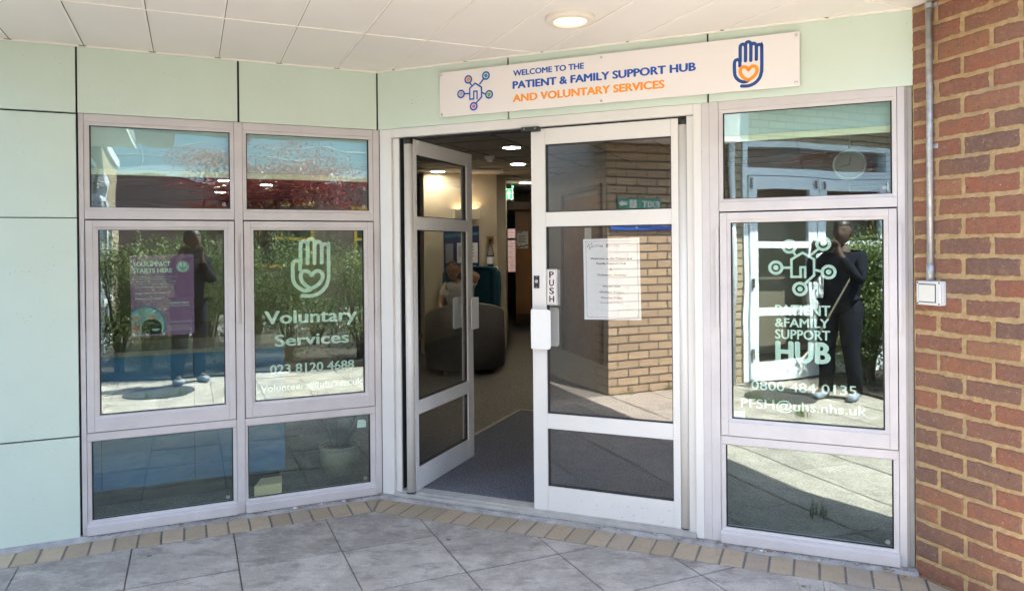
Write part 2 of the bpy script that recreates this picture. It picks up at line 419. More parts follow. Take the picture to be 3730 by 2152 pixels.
# header course of pavers along both facades, mitred at the corner
ed = MB(); fil = MB()
def paver_row(F, x0, x1, pitch, phase):
    k0 = math.floor((x0-phase)/pitch); k1 = math.ceil((x1-phase)/pitch)
    for k in range(k0, k1):
        a = phase+k*pitch+.0045; c = a+pitch-.009
        jt = rng.uniform(-.002, .002); o0, o1 = .036+jt, .208+rng.uniform(-.003, .003)
        poly = [(F @ Vector((a+rng.uniform(-.001,.001),-o0,0))), (F @ Vector((c,-o0,0))), (F @ Vector((c+rng.uniform(-.0015,.0015),-o1,0))), (F @ Vector((a,-o1,0)))]
        poly = [(p.x, p.y) for p in poly]
        # mitre line bisects the corner
        C = Vector((-.7445, 4.0843)); bis = ((FL @ Vector((-1,-1,0))).xy-C) ; d = ((FL.to_3x3() @ Vector((0,-1,0))).xy + (FR.to_3x3() @ Vector((0,-1,0))).xy).normalized()
        s = 1 if F is FR else -1
        poly = clip(poly, lambda p: s*(d.x*(p[1]-C.y)-d.y*(p[0]-C.x))-.006)
        if F is FR: poly = clip(poly, lambda p: -(IB @ Vector((p[0], p[1], 0))).y-.012)
        if len(poly) < 3: continue
        # order for upward normal
        ar = sum(poly[i][0]*poly[(i+1)%len(poly)][1]-poly[(i+1)%len(poly)][0]*poly[i][1] for i in range(len(poly)))
        if ar < 0: poly.reverse()
        ed.prismz(poly, -.03, .002+rng.uniform(-.001,.001), rng.random())
paver_row(FL, -4.2, .1, .1005, -1.405)
paver_row(FR, -.1, 2.72, .1008, .0415)
o = struct("brick_edging", ed, M_EDGE, bevel=.004)
jl = MB()
for F, x0, x1 in ((FL, -4.2, .02), (FR, -.02, 2.66)):
    q = [F @ Vector(p) for p in ((x0,-.2155,-.0028),(x1,-.2155,-.0028),(x1,0,-.0028),(x0,0,-.0028))]
    jl.mesh(q, [(0,1,2,3)])
    jl.v[-4:] = [p+Vector((0,0,.0004*(F is FR))) for p in jl.v[-4:]]
struct("paver_joint_bed", jl, pm("pale_grit", (.20, .185, .165), .95, var=.4, scale=140, bump=.004, bscale=200))
# concrete fillet under the frames
for F, x0, x1 in ((FL, -4.2, .0), (FR, .0, 2.64)):
    n = int((x1-x0)/.03)
    for k in range(n+1):
        pass
    vs = []; fs = []
    for k in range(n+1):
        x = x0+(x1-x0)*k/n; e = .036+.012*noise.noise(Vector((x*9, 3, 1)))
        h = .012+.004*noise.noise(Vector((x*14, 7, 2)))
        vs += [(x, .10, .017), (x, -.004, .0165), (x, -e*.55, h), (x, -e, -.008)]
        if k: b0 = 4*(k-1); fs += [(b0+j, b0+4+j, b0+5+j, b0+1+j) for j in range(3)]
    t = MB(); t.mesh([F @ Vector(p) for p in vs], [f[::-1] for f in fs]); fil.mesh(t.v, t.f)
struct("concrete_plinth", fil, M_CONC)

# ================================================================== CLADDING
lw = thing("panelled_wall", "mint green panelled wall left of the entrance, dark open joints", "wall", FL, (-1.6, 0, 0))
bk = MB(FL); bk.box(-4.2, -1.452, .022, .10, .02, 2.40); bk.box(-1.452, -.002, .022, .10, 2.045, 2.40); part("backing", bk, M_GROOVE, lw)
xs = [(-3.10, -2.283), (-2.274, -1.458), (-1.449, -.732), (-.7215, -.0045)]
zs = [(2.045, 2.364), (1.5445, 2.0365), (.5015, 1.5395), (.012, .4945)]
xs = [(-4.2, -3.11)]+xs
for i, (a, c) in enumerate(xs):
    for j, (z0, z1) in enumerate(zs):
        if i >= 3 and j > 0: continue
        p = MB(FL); p.box(a, c, 0, .018, z0, z1); part("cladding_panel", p, M_CLAD, lw, bevel=.0012)
rw = thing("fascia_wall", "mint green cladding fascia above the double doors, behind the white sign", "wall", FR, (1.3, 0, 2.04))
bk = MB(FR); bk.box(.004, 2.60, .022, .10, 2.046, 2.40); part("backing", bk, M_GROOVE, rw)
for a, c in ((.0045, .7905), (.7985, 1.794), (1.8025, 2.638)):
    p = MB(FR); p.box(a, c, 0, .018, 2.0435, 2.364); part("cladding_panel", p, M_CLAD, rw, bevel=.0012)
# corner strips
cs = MB(FL); cs.box(-.004, .004, .006, .02, 2.045, 2.36); part("corner_strip", cs, M_GROOVE, lw)

# ================================================================== WINDOWS
PY = .030                                  # pane front
def slab(F, g, y=PY, t=.006):
    m = MB(F); m.box(g[0], g[1], y, y+t, g[2], g[3]); return m
def make_window(F, label, post_l, mull_l, x0, x1, post_r, gt, gs, gb, strips, wavy):
    """x0..x1 opening between posts; gt, gs, gb = u-extents of the top, sash and bottom glass"""
    w = thing("window", label, "window", F, ((x0+x1)/2, 0, .018))
    for a, c in post_l+post_r: part("post", MB(F).box(a, c, .006, .09, .018, 2.043), M_FRAME, w, bevel=.0012)
    for z0, z1 in ((2.0055, 2.043), (1.538, 1.5795), (.4685, .5055)): part("transom", MB(F).box(x0+.0012, x1-.0012, .0065, .09, z0, z1), M_FRAME, w, bevel=.0012)
    s = MB(F); s.mesh([(x0,-.012,.0185),(x1,-.012,.0185),(x1,.09,.0185),(x0,.09,.0185),(x0,-.012,.060),(x1,-.012,.060),(x1,.004,.0705),(x0,.004,.0705),(x1,.09,.0705),(x0,.09,.0705)],
                      [(0,1,5,4),(4,5,6,7),(7,6,8,9),(0,4,7,9,3),(1,2,8,6,5),(3,2,1,0),(2,3,9,8)])
    part("sill", s, M_FRAME, w, bevel=.0012)
    # top light
    bd = MB(F); bd.ring((x0+.001, x1-.001, 1.580, 2.005), (gt[0]-.004, gt[1]+.004, 1.5945, 1.990), .010, .014, .034); part("bead", bd, M_FRAME, w)
    gk = MB(F); gk.ring((gt[0]-.004, gt[1]+.004, 1.5945, 1.990), (gt[0]+.001, gt[1]-.001, 1.597, 1.9875), .024, .024, .034); part("gasket", gk, M_GAP, w)
    part("pane", slab(F, (gt[0]-.006, gt[1]+.006, 1.590, 1.994)), M_GLASS2 if wavy else M_GLASS, w)
    # bottom light
    bd = MB(F); bd.ring((x0+.001, x1-.001, .0710, .468), (gb[0]-.004, gb[1]+.004, .083, .464), .010, .014, .034); part("bead", bd, M_FRAME, w)
    gk = MB(F); gk.ring((gb[0]-.004, gb[1]+.004, .083, .464), (gb[0]+.001, gb[1]-.001, .0855, .4615), .024, .024, .034); part("gasket", gk, M_GAP, w)
    part("pane", slab(F, (gb[0]-.006, gb[1]+.006, .080, .466)), M_GLASS, w)
    # opening sash
    gp = MB(F); gp.box(x0, x1, .050, .085, .506, .520); gp.box(x0, x1, .050, .085, 1.520, 1.5378); gp.box(x0, x0+.02, .05, .085, .52, 1.52); gp.box(x1-.02, x1, .05, .085, .52, 1.52)
    part("gasket", gp, M_GAP, w)
    a, c = x0+.0035, x1-.0035
    st = MB(F); st.box(a, a+.031, .002, .055, .5095, 1.531); st.box(c-.031, c, .002, .055, .5095, 1.531)
    st.box(a+.0316, c-.0316, .0024, .055, 1.500, 1.531); st.box(a+.0316, c-.0316, .0024, .055, .5095, .572)
    sash = part("sash", st, M_FRAME, w, bevel=.0012)
    bd = MB(F); bd.ring((a+.0315, c-.0315, .5722, 1.4998), (gs[0]-.004, gs[1]+.004, .586, 1.486), .006, .012, .034); part("bead", bd, M_FRAME, sash)
    gk = MB(F); gk.ring((gs[0]-.004, gs[1]+.004, .586, 1.486), (gs[0]+.001, gs[1]-.001, .589, 1.4835), .024, .024, .034); part("gasket", gk, M_GAP, sash)
    part("pane", slab(F, (gs[0]-.006, gs[1]+.006, .582, 1.490)), M_GLASS, sash)
    for p, q in strips: part("hinge_cover", MB(F).box(p, q, -.006, .0055, 1.003, 1.464), M_FRAME, w, bevel=.001)
    return w, sash
w1, s1 = make_window(FL, "lilac framed window with the purple poster, beside the left end panel", [(-1.4485,-1.4275)], [], -1.427, -.7505, [(-.750,-.7105)],
                     (-1.400,-.774), (-1.367,-.806), (-1.405,-.773), [(-1.441,-1.429),(-.7495,-.738)], True)
w2, s2 = make_window(FL, "lilac framed window lettered Voluntary Services, left of the doors", [], [], -.710, -.0255, [(-.025,.010)],
                     (-.687,-.051), (-.655,-.083), (-.693,-.057), [(-.7228,-.711),(-.0235,-.012)], True)
w3, s3 = make_window(FR, "lilac framed window lettered Support Hub, beside the red brick wall", [(1.7665,1.8015),(1.802,1.8415)], [], 1.842, 2.574, [(2.5745,2.602)],
                     (1.865,2.552), (1.896,2.518), (1.867,2.549), [(1.826,1.840),(2.5755,2.588)], False)
tr = MB(FR); tr.box(2.602,2.612,.012,.09,.018,2.043); tr.box(2.6125,2.632,.018,.09,.018,2.043); part("edge_trim", tr, pm("taupe_trim", (.36, .335, .32), .6, var=.1), w3, bevel=.002)

# vinyl lettering, inside face of each pane
YV = PY+.0085
HAND = dict(
 a=[(-.421,1.276),(-.421,1.305),(-.426,1.318),(-.437,1.322),(-.449,1.319),(-.457,1.308),(-.459,1.288),(-.459,1.245),(-.456,1.215),(-.445,1.192),(-.424,1.172),(-.398,1.161),(-.375,1.162),(-.363,1.168)],
 b=[(-.41,1.133),(-.369,1.13),(-.338,1.136),(-.309,1.152),(-.284,1.18),(-.273,1.212),(-.269,1.241),(-.268,1.393),(-.271,1.406),(-.28,1.411),(-.291,1.412),(-.301,1.405),(-.306,1.393)],
 c=[(-.306,1.31),(-.305,1.397),(-.31,1.416),(-.324,1.425),(-.337,1.419),(-.343,1.404)],
 d=[(-.344,1.307),(-.343,1.415),(-.349,1.433),(-.361,1.44),(-.375,1.433),(-.38,1.415)],
 e=[(-.381,1.308),(-.38,1.408),(-.387,1.422),(-.4,1.427),(-.411,1.421),(-.417,1.404),(-.418,1.308)],
 heart=[(-.365,1.17),(-.39,1.186),(-.409,1.208),(-.418,1.231),(-.415,1.253),(-.403,1.265),(-.385,1.265),(-.371,1.257),(-.36,1.243),(-.348,1.257),(-.333,1.265),(-.315,1.262),(-.303,1.247),(-.302,1.227),(-.312,1.206),(-.334,1.185),(-.365,1.17)])
def hand(mb, hb, cx, z0, h, y, w, wid=None):
    """hand emblem: centre x, bottom z, height; strokes to mb, heart to hb"""
    s = h/.31; sx = s if wid is None else wid/.191
    f = lambda P: [(cx+(p[0]+.3635)*sx, z0+(p[1]-1.13)*s) for p in P]
    for k, key in enumerate("abcde"): mb.stroke(f(HAND[key]), w*s, y-.0002*k)
    hb.stroke(f(HAND["heart"]), w*s, y-.0012)
def hub(mbs, P, y, w, rr, dots=None):
    """house with five linked circles"""
    hs, ln, ci, rad = P; m = mbs[0]
    m.stroke(hs, w, y, smooth=False)
    for k, q in enumerate(ln): m.stroke(q, w, y-.0002*(k+1), smooth=False, caps=False)
    for k, (x, z) in enumerate(ci):
        m.disc(x, z, rad, y-.0014, 28, rad*rr)
        (dots[k] if dots else m).disc(x, z, rad*(.36 if not dots else .44), y-.0014, 20)
v = MB(FL); hand(v, v, -.3635, 1.130, .309, YV, .020)
text(v, "Voluntary", -.607, -.117, .986, .070, YV, .028); text(v, "Services", -.556, -.161, .866, .063, YV, .028)
text(v, "023 8120 4688", -.582, -.134, .721, .048, YV, .026); text(v, "Volunteers@uhs.nhs.uk", -.629, -.090, .629, .036, YV, .004)
part("lettering", v, M_VINYL, s2)
HUBP = ([(2.199,1.346),(2.152,1.316),(2.152,1.238),(2.190,1.238),(2.190,1.281),(2.209,1.281),(2.209,1.237)],
        [[(2.199,1.346),(2.246,1.316),(2.246,1.246),(2.206,1.206)],[(2.118,1.279),(2.150,1.279)],[(2.160,1.350),(2.172,1.331)],[(2.262,1.361),(2.226,1.330)],[(2.247,1.270),(2.278,1.262)]],
        [(2.144,1.374),(2.284,1.385),(2.086,1.279),(2.305,1.260),(2.187,1.184)], .0325)
v = MB(FR); hub([v], HUBP, YV, .0105, .60)
text(v, "PATIENT", 2.081, 2.311, 1.065, .047, YV, .03); text(v, "&FAMILY", 2.080, 2.306, 1.012, .040, YV, .03)
text(v, "SUPPORT", 2.080, 2.310, .958, .043, YV, .03); text(v, "HUB", 2.081, 2.311, .853, .096, YV, .05)
text(v, "0800 484 0135", 1.976, 2.413, .722, .041, YV, .008); text(v, "PFSH@uhs.nhs.uk", 1.930, 2.452, .637, .041, YV, .006)
part("lettering", v, M_VINYL, s3)
st = MB(FR); st.box(1.898, 1.948, YV, YV+.0006, .587, .617); tag(part("sticker", st, M_VINYL), "plain pale rectangular sticker in the bottom corner of the Support Hub pane", "sticker")
st = MB(FL); st.prismy([(-.122,.388),(-.073,.388),(-.071,.418),(-.083,.431),(-.119,.432)], YV, YV+.0006); tag(part("sticker", st, M_VINYL), "small pale label with a cut corner on the low pane above the plant pot", "sticker")
# etched glass marks low on the right of the panes
for F, x, z, w in ((FL, -.800, 1.618, w1), (FL, -.075, 1.618, w2), (FR, 2.527, 1.622, w3), (FL, -.796, .104, w1), (FL, -.081, .106, w2), (FR, 2.530, .106, w3)):
    mk = MB(F); mk.disc(x, z, .0085, PY-.0008, 20, .007); mk.flaty([(x-.006,z-.001),(x+.006,z-.001),(x+.006,z+.001),(x-.006,z+.001)], PY-.0008)
    part("glass_mark", mk, M_GREYW, w)

# roller blinds behind the top lights
M_BLIND = pm("blind_fabric", (.52, .68, .74), .8, var=.03); M_BAR = pm("blind_bar", (.88, .90, .70), .5)
for F, x0, x1, zb, lab in ((FL, -1.42, -.757, 1.759, "pale roller blind with a cream bottom bar behind the window with the purple poster"), (FL, -.703, -.03, 1.759, "pale roller blind with a cream bottom bar behind the Voluntary Services window"),
                           (FR, 1.848, 2.568, 1.863, "short roller blind with a cream bottom bar behind the Support Hub window")):
    b = thing("roller_blind", lab, "blind", F, ((x0+x1)/2, .115, zb), "roller blinds behind the top panes")
    m = MB(F); m.box(x0, x1, .073, .077, zb+.027, 2.10); part("fabric", m, M_BLIND, b)
    m = MB(F); m.box(x0, x1, .066, .084, zb, zb+.028); part("bottom_bar", m, M_BAR, b, bevel=.003)
    m = MB(F); m.tube([(x0, .105, 2.12), (x1, .105, 2.12)], .028, 14); part("roller", m, M_WHITE, b, smooth=True)

# purple poster behind the left pane
po = thing("poster", "creased purple charity poster with white capitals inside the left window", "poster", FL, (-1.09, .045, .955))
m = MB(FL); m.prismy([(-1.232,.955),(-.946,.957),(-.947,1.364),(-1.238,1.359)], .0452, .0462); part("sheet", m, M_PURPLE, po)
y = .0448
m = MB(FL); text(m, "YOUR IMPACT", -1.225, -1.055, 1.305, .022, y, .03); text(m, "STARTS HERE", -1.225, -1.047, 1.272, .022, y, .03)
text(m, "improving patient and family", -1.215, -1.07, 1.198, .007, y); text(m, "supporting our dedicated staff", -1.215, -1.055, 1.168, .007, y, .01); text(m, "investing in our future", -1.215, -1.10, 1.140, .007, y, .01)
for k in range(4): text(m, "a real difference to patients and staff here", -1.225, -1.03-.02*(k%2), 1.250-.012*k, .004, y)
text(m, "DONATE TODAY", -1.055, -.970, 1.113, .010, y, .02); text(m, "GIVING THAT GIVES BACK", -1.057, -.968, 1.101, .006, y)
text(m, "THANK YOU FOR YOUR GENEROSITY", -1.058, -.958, 1.020, .005, y)
for k in range(3): text(m, "League of Friends of the hospital", -1.065, -.975+.008*k, 1.000-.010*k, .004, y)
part("lettering", m, M_MINTP, po)
m = MB(FL); m.disc(-.998, 1.300, .029, y, 28); part("emblem", m, M_MINTP, po)
m = MB(FL); m.disc(-.998, 1.300, .026, y-.0004, 28, .0235); m.box(-.9995, -.9965, y-.0006, y-.0004, 1.280, 1.320)
for s in (-1, 1):
    for k in range(4): m.stroke([(-.998+s*.003, 1.284+.003*k), (-.998+s*(.010+.002*k), 1.288+.006*k), (-.998+s*(.015+.001*k), 1.296+.006*k)], .0014, y-.0005)
part("emblem_line", m, pm("emblem_green", (.03, .16, .13), .5), po)
def arcpoly(cx, cz, rx_, rz, a0, a1, n=18): return [(cx+rx_*math.cos(R(a0+(a1-a0)*k/n)), cz+rz*math.sin(R(a0+(a1-a0)*k/n))) for k in range(n+1)]
m = MB(FL); m.flaty([(-1.2305,.958)]+arcpoly(-1.170, 1.010, .092, .098, -25, 125)+[(-1.2335,1.09)], y); part("photo_ring", m, pm("print_blue", (.02, .12, .30), .5), po)
m = MB(FL); m.flaty([(-1.2303,.960)]+arcpoly(-1.172, 1.008, .086, .091, -25, 125)+[(-1.2330,1.08)], y-.0003); part("photo", m, pm("print_sky", (.22, .34, .34), .5, var=.4, scale=30), po)
m = MB(FL); m.flaty(arcpoly(-1.143, 1.0, .046, .042, -5, 185)+[(-1.190,.965),(-1.098,.965)], y-.0006); part("dark_tunic", m, M_DARKC, po)
m = MB(FL); m.flaty(arcpoly(-1.212, .995, .018, .035, -20, 120)+[(-1.230,1.02),(-1.229,.965),(-1.195,.965)], y-.0007); part("patterned_tunic", m, pm("print_red", (.25, .10, .09), .6, var=.4, scale=200), po)
part("face", MB(FL).disc(-1.143, 1.056, .0165, y-.0009, 20), M_SKIN, po); part("face", MB(FL).disc(-1.214, 1.050, .016, y-.0009, 20), M_SKIN, po)
for nm, q in (("surgical_cap", arcpoly(-1.143, 1.060, .0185, .021, 0, 180)), ("surgical_cap", arcpoly(-1.214, 1.054, .0175, .020, 0, 180)), ("face_mask", arcpoly(-1.125, .992, .018, .012, 180, 360))): part(nm, MB(FL).flaty(q, y-.0011), pm("cap_blue", (.25, .42, .48), .7), po)

# ================================================================== DOORWAY
df = thing("door_frame", "cream entrance door frame with grooved threshold under the mint fascia", "door frame", FR, (.9, 0, .018))
for a, c, y0_, z1 in ((.0105,.085,.004,2.0425), (.0855,.126,.020,1.992), (1.7295,1.766,.004,2.0425), (1.694,1.729,.026,1.992)): part("jamb", MB(FR).box(a, c, y0_, .11, .018, z1), M_CREAM, df, bevel=.002)
m = MB(FR); m.box(.0855,1.729,.004,.11,1.994,2.0425); part("header", m, M_CREAM, df, bevel=.002)
m = MB(FR); m.box(.126,1.694,.030,.10,1.987,1.9935); m.box(.126,.1295,.03,.10,.05,1.987); m.box(1.690,1.694,.03,.10,.05,1.987); part("gasket", m, M_GAP, df)
m = MB(FR); m.box(.0855,1.7292,-.006,.02,.018,.036)
for k in range(7): m.box(.1262,1.6938,.022+.012*k,.030+.012*k,.018,.043)
m.box(.1262,1.6938,.02,.11,.018,.038); part("threshold", m, pm("threshold_aluminium", (.45, .44, .42), .5, metal=.3, var=.15, scale=12), df, bevel=.001)
m = MB(FR); m.box(.866,.963,-.012,.03,1.971,1.9935); o = part("door_sensor", m, M_BLACK, df, bevel=.004)
m = MB(FR)
for x in (.885, .945): m.lathe([(.0035,0),(.003,-.0015)], (x,-.0122,1.983), 10, axis='y')
part("screw", m, M_CHROME, df)

def make_leaf(F, sx, label, groupy):
    """local x: 0 at hinge edge, grows to the free edge (sx = -1 mirrors it); y .03-.075"""
    d = thing("door", label, "door", F, (0, .05, .043))
    w = .746; Y0, Y1 = .022, .066
    def B(x0, x1, y0, y1, z0, z1, mb): mb.box(*( (x0, x1) if sx > 0 else (-x1, -x0) ), y0, y1, z0, z1)
    for a, c in ((.0, .033), (.670, w)): f = MB(F); B(a, c, Y0, Y1, .043, 1.985, f); part("stile", f, M_CREAM, d, bevel=.0015)
    for z0, z1 in ((.0435, .166), (.460, .536), (1.486, 1.559), (1.904, 1.9845)): f = MB(F); B(.0335, .6695, Y0+.0006, Y1-.0006, z0, z1, f); part("rail", f, M_CREAM, d, bevel=.0015)
    for z0, z1 in ((.166, .460), (.536, 1.486), (1.559, 1.904)):
        g_ = MB(F); a, c = (.033, .670) if sx > 0 else (-.670, -.033)
        g_.ring((a, c, z0, z1), (a+.005, c-.005, z0+.005, z1-.005), Y0+.010, Y0+.012, Y1-.010); part("gasket", g_, M_GAP, d)
        part("pane", slab(F, (a+.003, c-.003, z0+.003, z1-.003), Y0+.018), M_DGLASS, d)
    f = MB(F); x = -.019*sx; f.tube([(x, .044, .046), (x, .044, 1.955)], .0235, 24); part("pivot_post", f, M_CREAM, d, smooth=True)
    for za, zb in ((1.956, 1.985), (.040, .046)): part("pivot_cap", MB(F).tube([(x, .044, za), (x, .044, zb)], .025, 24), M_BLACK, d, smooth=True)
    # push plates on both faces, on a bracket at the free stile
    def plate(y0, y1, xa, xb, za, zb):
        rr = .016; n = 6; pts = [(xb, za)]                      # stile-side corners square, pane-side corners round
        pts += [(xa+rr+rr*math.cos(R(270-90*k/n)), za+rr+rr*math.sin(R(270-90*k/n))) for k in range(n+1)]
        pts += [(xa+rr+rr*math.cos(R(180-90*k/n)), zb-rr+rr*math.sin(R(180-90*k/n))) for k in range(n+1)]
        pts += [(xb, zb)]
        pts = [(p[0]*sx, p[1]) for p in pts]
        q = MB(F); q.prismy(pts, y0, y1); return q
    h = plate(Y0-.045, Y0-.039, .632, .738, .868, 1.068); B(.729, .738, Y0-.0388, Y0-.0005, .868, 1.068, h); part("push_handle", h, M_WHITE, d, bevel=.002)
    h = plate(Y1+.039, Y1+.045, .632, .738, .868, 1.068); B(.729, .738, Y1+.0005, Y1+.0388, .868, 1.068, h); part("push_handle", h, M_WHITE, d, bevel=.002)
    return d, B, Y0
rd, RB, Y0 = make_leaf(FR @ Matrix.Translation((1.655, 0, 0)), -1, "closed cream glazed door leaf with a PUSH plate and paper notice", 0)
ldF = FR @ Matrix.Translation((.187, .035, 0)) @ Matrix.Rotation(R(90.5), 4, 'Z') @ Matrix.Translation((0, -.044, 0))
ld, LB, _ = make_leaf(ldF, 1, "cream glazed door leaf standing open into the lobby", 0)
F2 = FR
m = MB(F2); m.box(.919,.949,Y0-.004,Y0-.0004,1.173,1.237); lk = part("lock_plate", m, M_BLACK, rd, bevel=.0015)
m = MB(F2); m.lathe([(.010,0),(.010,-.004),(.008,-.006)], (.934,Y0-.004,1.208), 18, axis='y')
for z in (1.180, 1.230): m.lathe([(.003,0),(.0025,-.001)], (.934,Y0-.0042,z), 8, axis='y')
part("keyhole", m, M_CHROME, lk)
m = MB(F2); m.box(.989,1.045,Y0-.004,Y0+.006,1.089,1.270); ps = part("push_plate", m, pm("push_sign_white", (.72, .67, .65), .4), rd, bevel=.0015)
m = MB(F2); x0, x1, z0, z1 = .9945, 1.0405, 1.0935, 1.2655
for q in ([(x0,z0),(x1,z0)],[(x1,z0),(x1,z1)],[(x1,z1),(x0,z1)],[(x0,z1),(x0,z0)]): m.stroke(q, .0014, Y0-.0044, smooth=False, caps=False)
for k, ch in enumerate("PUSH"): text(m, ch, 1.003, 1.0295, 1.226-.041*k, .033, Y0-.0046, .03)
part("lettering", m, M_BLACK, ps)
m = MB(F2); m.box(.994,1.050,Y0+.0265,Y0+.0285,1.085,1.266); part("push_plate_back", m, M_GREYW, rd)
# scuffs on kick rail and post
m = MB(F2); rs = random.Random(5)
for k in range(20):
    x = rs.uniform(1.05, 1.60); z = rs.uniform(.06, .13); a = rs.uniform(-.5, .9); l = rs.uniform(.003, .016)
    m.stroke([(x,z),(x+l*math.cos(a), z+l*math.sin(a)*.4)], rs.uniform(.0006,.0016), Y0-.0004, smooth=False, caps=False)
part("scuff_mark", m, pm("scuff", (.12, .12, .12), .7), rd)
# notice on the right leaf (inside face)
nt_ = thing("notice", "white A4 welcome notice taped inside the closed door leaf", "notice", FR, (1.32, .05, 1.02))
m = MB(FR); m.prismy([(1.179,1.018),(1.467,1.022),(1.460,1.424),(1.175,1.420)], Y0+.0265, Y0+.0272); part("sheet", m, M_PAPER, nt_)
y = Y0+.0262; m = MB(FR)
for q in ([(1.193,1.031),(1.455,1.034)],[(1.455,1.034),(1.449,1.411)],[(1.449,1.411),(1.189,1.408)],[(1.189,1.408),(1.193,1.031)]): m.stroke(q, .0013, y, smooth=False, caps=False)
for body, z, c, b_, x0, x1 in (("Welcome to the Patient and", 1.318, .0095, .04, 1.212, 1.424), ("Family Support Hub", 1.294, .0095, .04, 1.243, 1.394), ("&", 1.266, .010, .01, 1.312, 1.322), ("Voluntary Services", 1.237, .0095, .04, 1.247, 1.392),
                           ("We are open", 1.181, .0095, .015, 1.274, 1.364), ("09:00am-4:30pm", 1.152, .0095, .02, 1.258, 1.383), ("Monday-Friday", 1.124, .0095, .015, 1.267, 1.375), ("Excluding Bank Holidays", 1.100, .0065, 0, 1.262, 1.381)):
    text(m, body, x0, x1, z, c, y, b_)
part("lettering", m, M_INK, nt_)
m = MB(FR); HP = ([(1.213,1.389),(1.207,1.385),(1.207,1.378),(1.219,1.378),(1.219,1.385),(1.213,1.389)],[],[(1.205,1.394),(1.220,1.396),(1.199,1.384),(1.225,1.383),(1.210,1.374)],.0035)
hub([m], HP, y, .0014, .5); text(m, "PATIENT", 1.232, 1.258, 1.387, .004, y, .02); text(m, "& FAMILY", 1.232, 1.255, 1.380, .004, y, .02)
part("small_emblem", m, pm("ink_grey", (.12, .10, .14), .6), nt_); m = MB(FR); hand(m, m, 1.299, 1.377, .018, y, .024); text(m, "UHS volunteers", 1.307, 1.362, 1.386, .006, y); text(m, "giving something back", 1.307, 1.360, 1.381, .0025, y); part("small_emblem", m, MATS["ink_grey"], nt_); m = MB(FR); text(m, "hospital trust", 1.40, 1.446, 1.385, .003, y)
part("small_lettering", m, MATS["ink_grey"], nt_)
m = MB(FR); text(m, "HUB", 1.259, 1.277, 1.380, .009, y, .03); part("red_lettering", m, pm("ink_red", (.30, .05, .12), .6), nt_)
for x, z in ((1.190,1.407),(1.447,1.412),(1.195,1.034),(1.452,1.040)): part("tack", MB(FR).disc(x, z, .006, Y0+.0258, 14), M_GREYW, nt_)

# ================================================================== WELCOME SIGN
sg = thing("sign", "long white welcome sign with blue and orange lettering screwed above the doors", "sign", FR, (1.3, -.01, 2.08))
m = MB(FR); m.box(.406,2.1945,-.020,-.015,2.0785,2.317); part("board", m, M_SIGN, sg, bevel=.001)
y = -.0206
m = MB(FR); text(m, "WELCOME TO THE", .831, 1.209, 2.2555, .0295, y, .04); text(m, "PATIENT & FAMILY SUPPORT HUB", .828, 1.748, 2.1905, .039, y, .046); part("lettering", m, M_BLUE, sg)
m = MB(FR); text(m, "AND VOLUNTARY SERVICES", .828, 1.603, 2.1235, .039, y, .046); part("orange_lettering", m, M_ORANGE, sg)
HS = ([(.6165,2.241),(.5845,2.217),(.5845,2.160),(.6075,2.160),(.6075,2.199),(.6265,2.199),(.6265,2.158)],
      [[(.6165,2.241),(.6525,2.217),(.6525,2.166),(.622,2.138)],[(.551,2.192),(.584,2.190)],[(.586,2.245),(.596,2.231)],[(.665,2.258),(.641,2.232)],[(.653,2.190),(.676,2.178)]],
      [(.577,2.264),(.679,2.274),(.534,2.192),(.696,2.175),(.607,2.121)], .0225)
m = MB(FR); dots = [MB(FR) for _ in range(5)]; hub([m], HS, y, .0078, .64, dots); part("house_emblem", m, M_BLUE, sg)
for d_, (nm, c) in zip(dots, (("orange_dot", (.85,.30,.03)), ("teal_dot", (.02,.33,.38)), ("grey_dot", (.45,.45,.47)), ("green_dot", (.14,.42,.04)), ("pink_dot", (.60,.12,.45)))): part("emblem_dot", d_, pm(nm, c, .4), sg)
m = MB(FR); h_ = MB(FR); hand(m, h_, 1.978, 2.098, .198, y, .023, .118); part("hand_emblem", m, M_NAVY, sg); part("heart_emblem", h_, M_ORANGE, sg)
for x, z in ((.418,2.304),(.418,2.092),(1.296,2.301),(1.294,2.090),(2.180,2.302),(2.178,2.094)):
    m = MB(FR); m.lathe([(.0065,0),(.0065,-.002),(.004,-.0035)], (x,-.0202,z), 16, axis='y'); part("screw", m, M_CHROME, sg, smooth=True)
    m = MB(FR); m.tube([(x,-.0149,z),(x,.004,z)], .007, 10); part("spacer", m, M_CHROME, sg)

# ================================================================== CANOPY
Bend = FB @ Vector((.50, 0, 0)); bl = IL @ Bend
cp = thing("canopy", "cream tiled entrance canopy with thin bright tile joints over the doors", "canopy", FL, (0, -1.2, 2.362))
Rend = FR @ Vector((2.632, 0, 0)); re = IL @ Rend
out = [(-2.3, 0), (0, 0), (re.x, re.y), (bl.x, bl.y-.0), (bl.x+.9, -2.5), (-1.43, -2.5), (-1.43, -3.65), (-1.93, -3.65), (-1.93, -2.45), (-2.3, -2.45)]
out = [(bl.x+.9, -2.5) if abs(p[0]-(bl.x+.9)) < 1e-6 else p for p in out]
m = MB(FL); m.mesh([(p[0], p[1], 2.366) for p in out], [tuple(range(len(out)))]); part("soffit_tile", m, M_SOFFIT, cp)
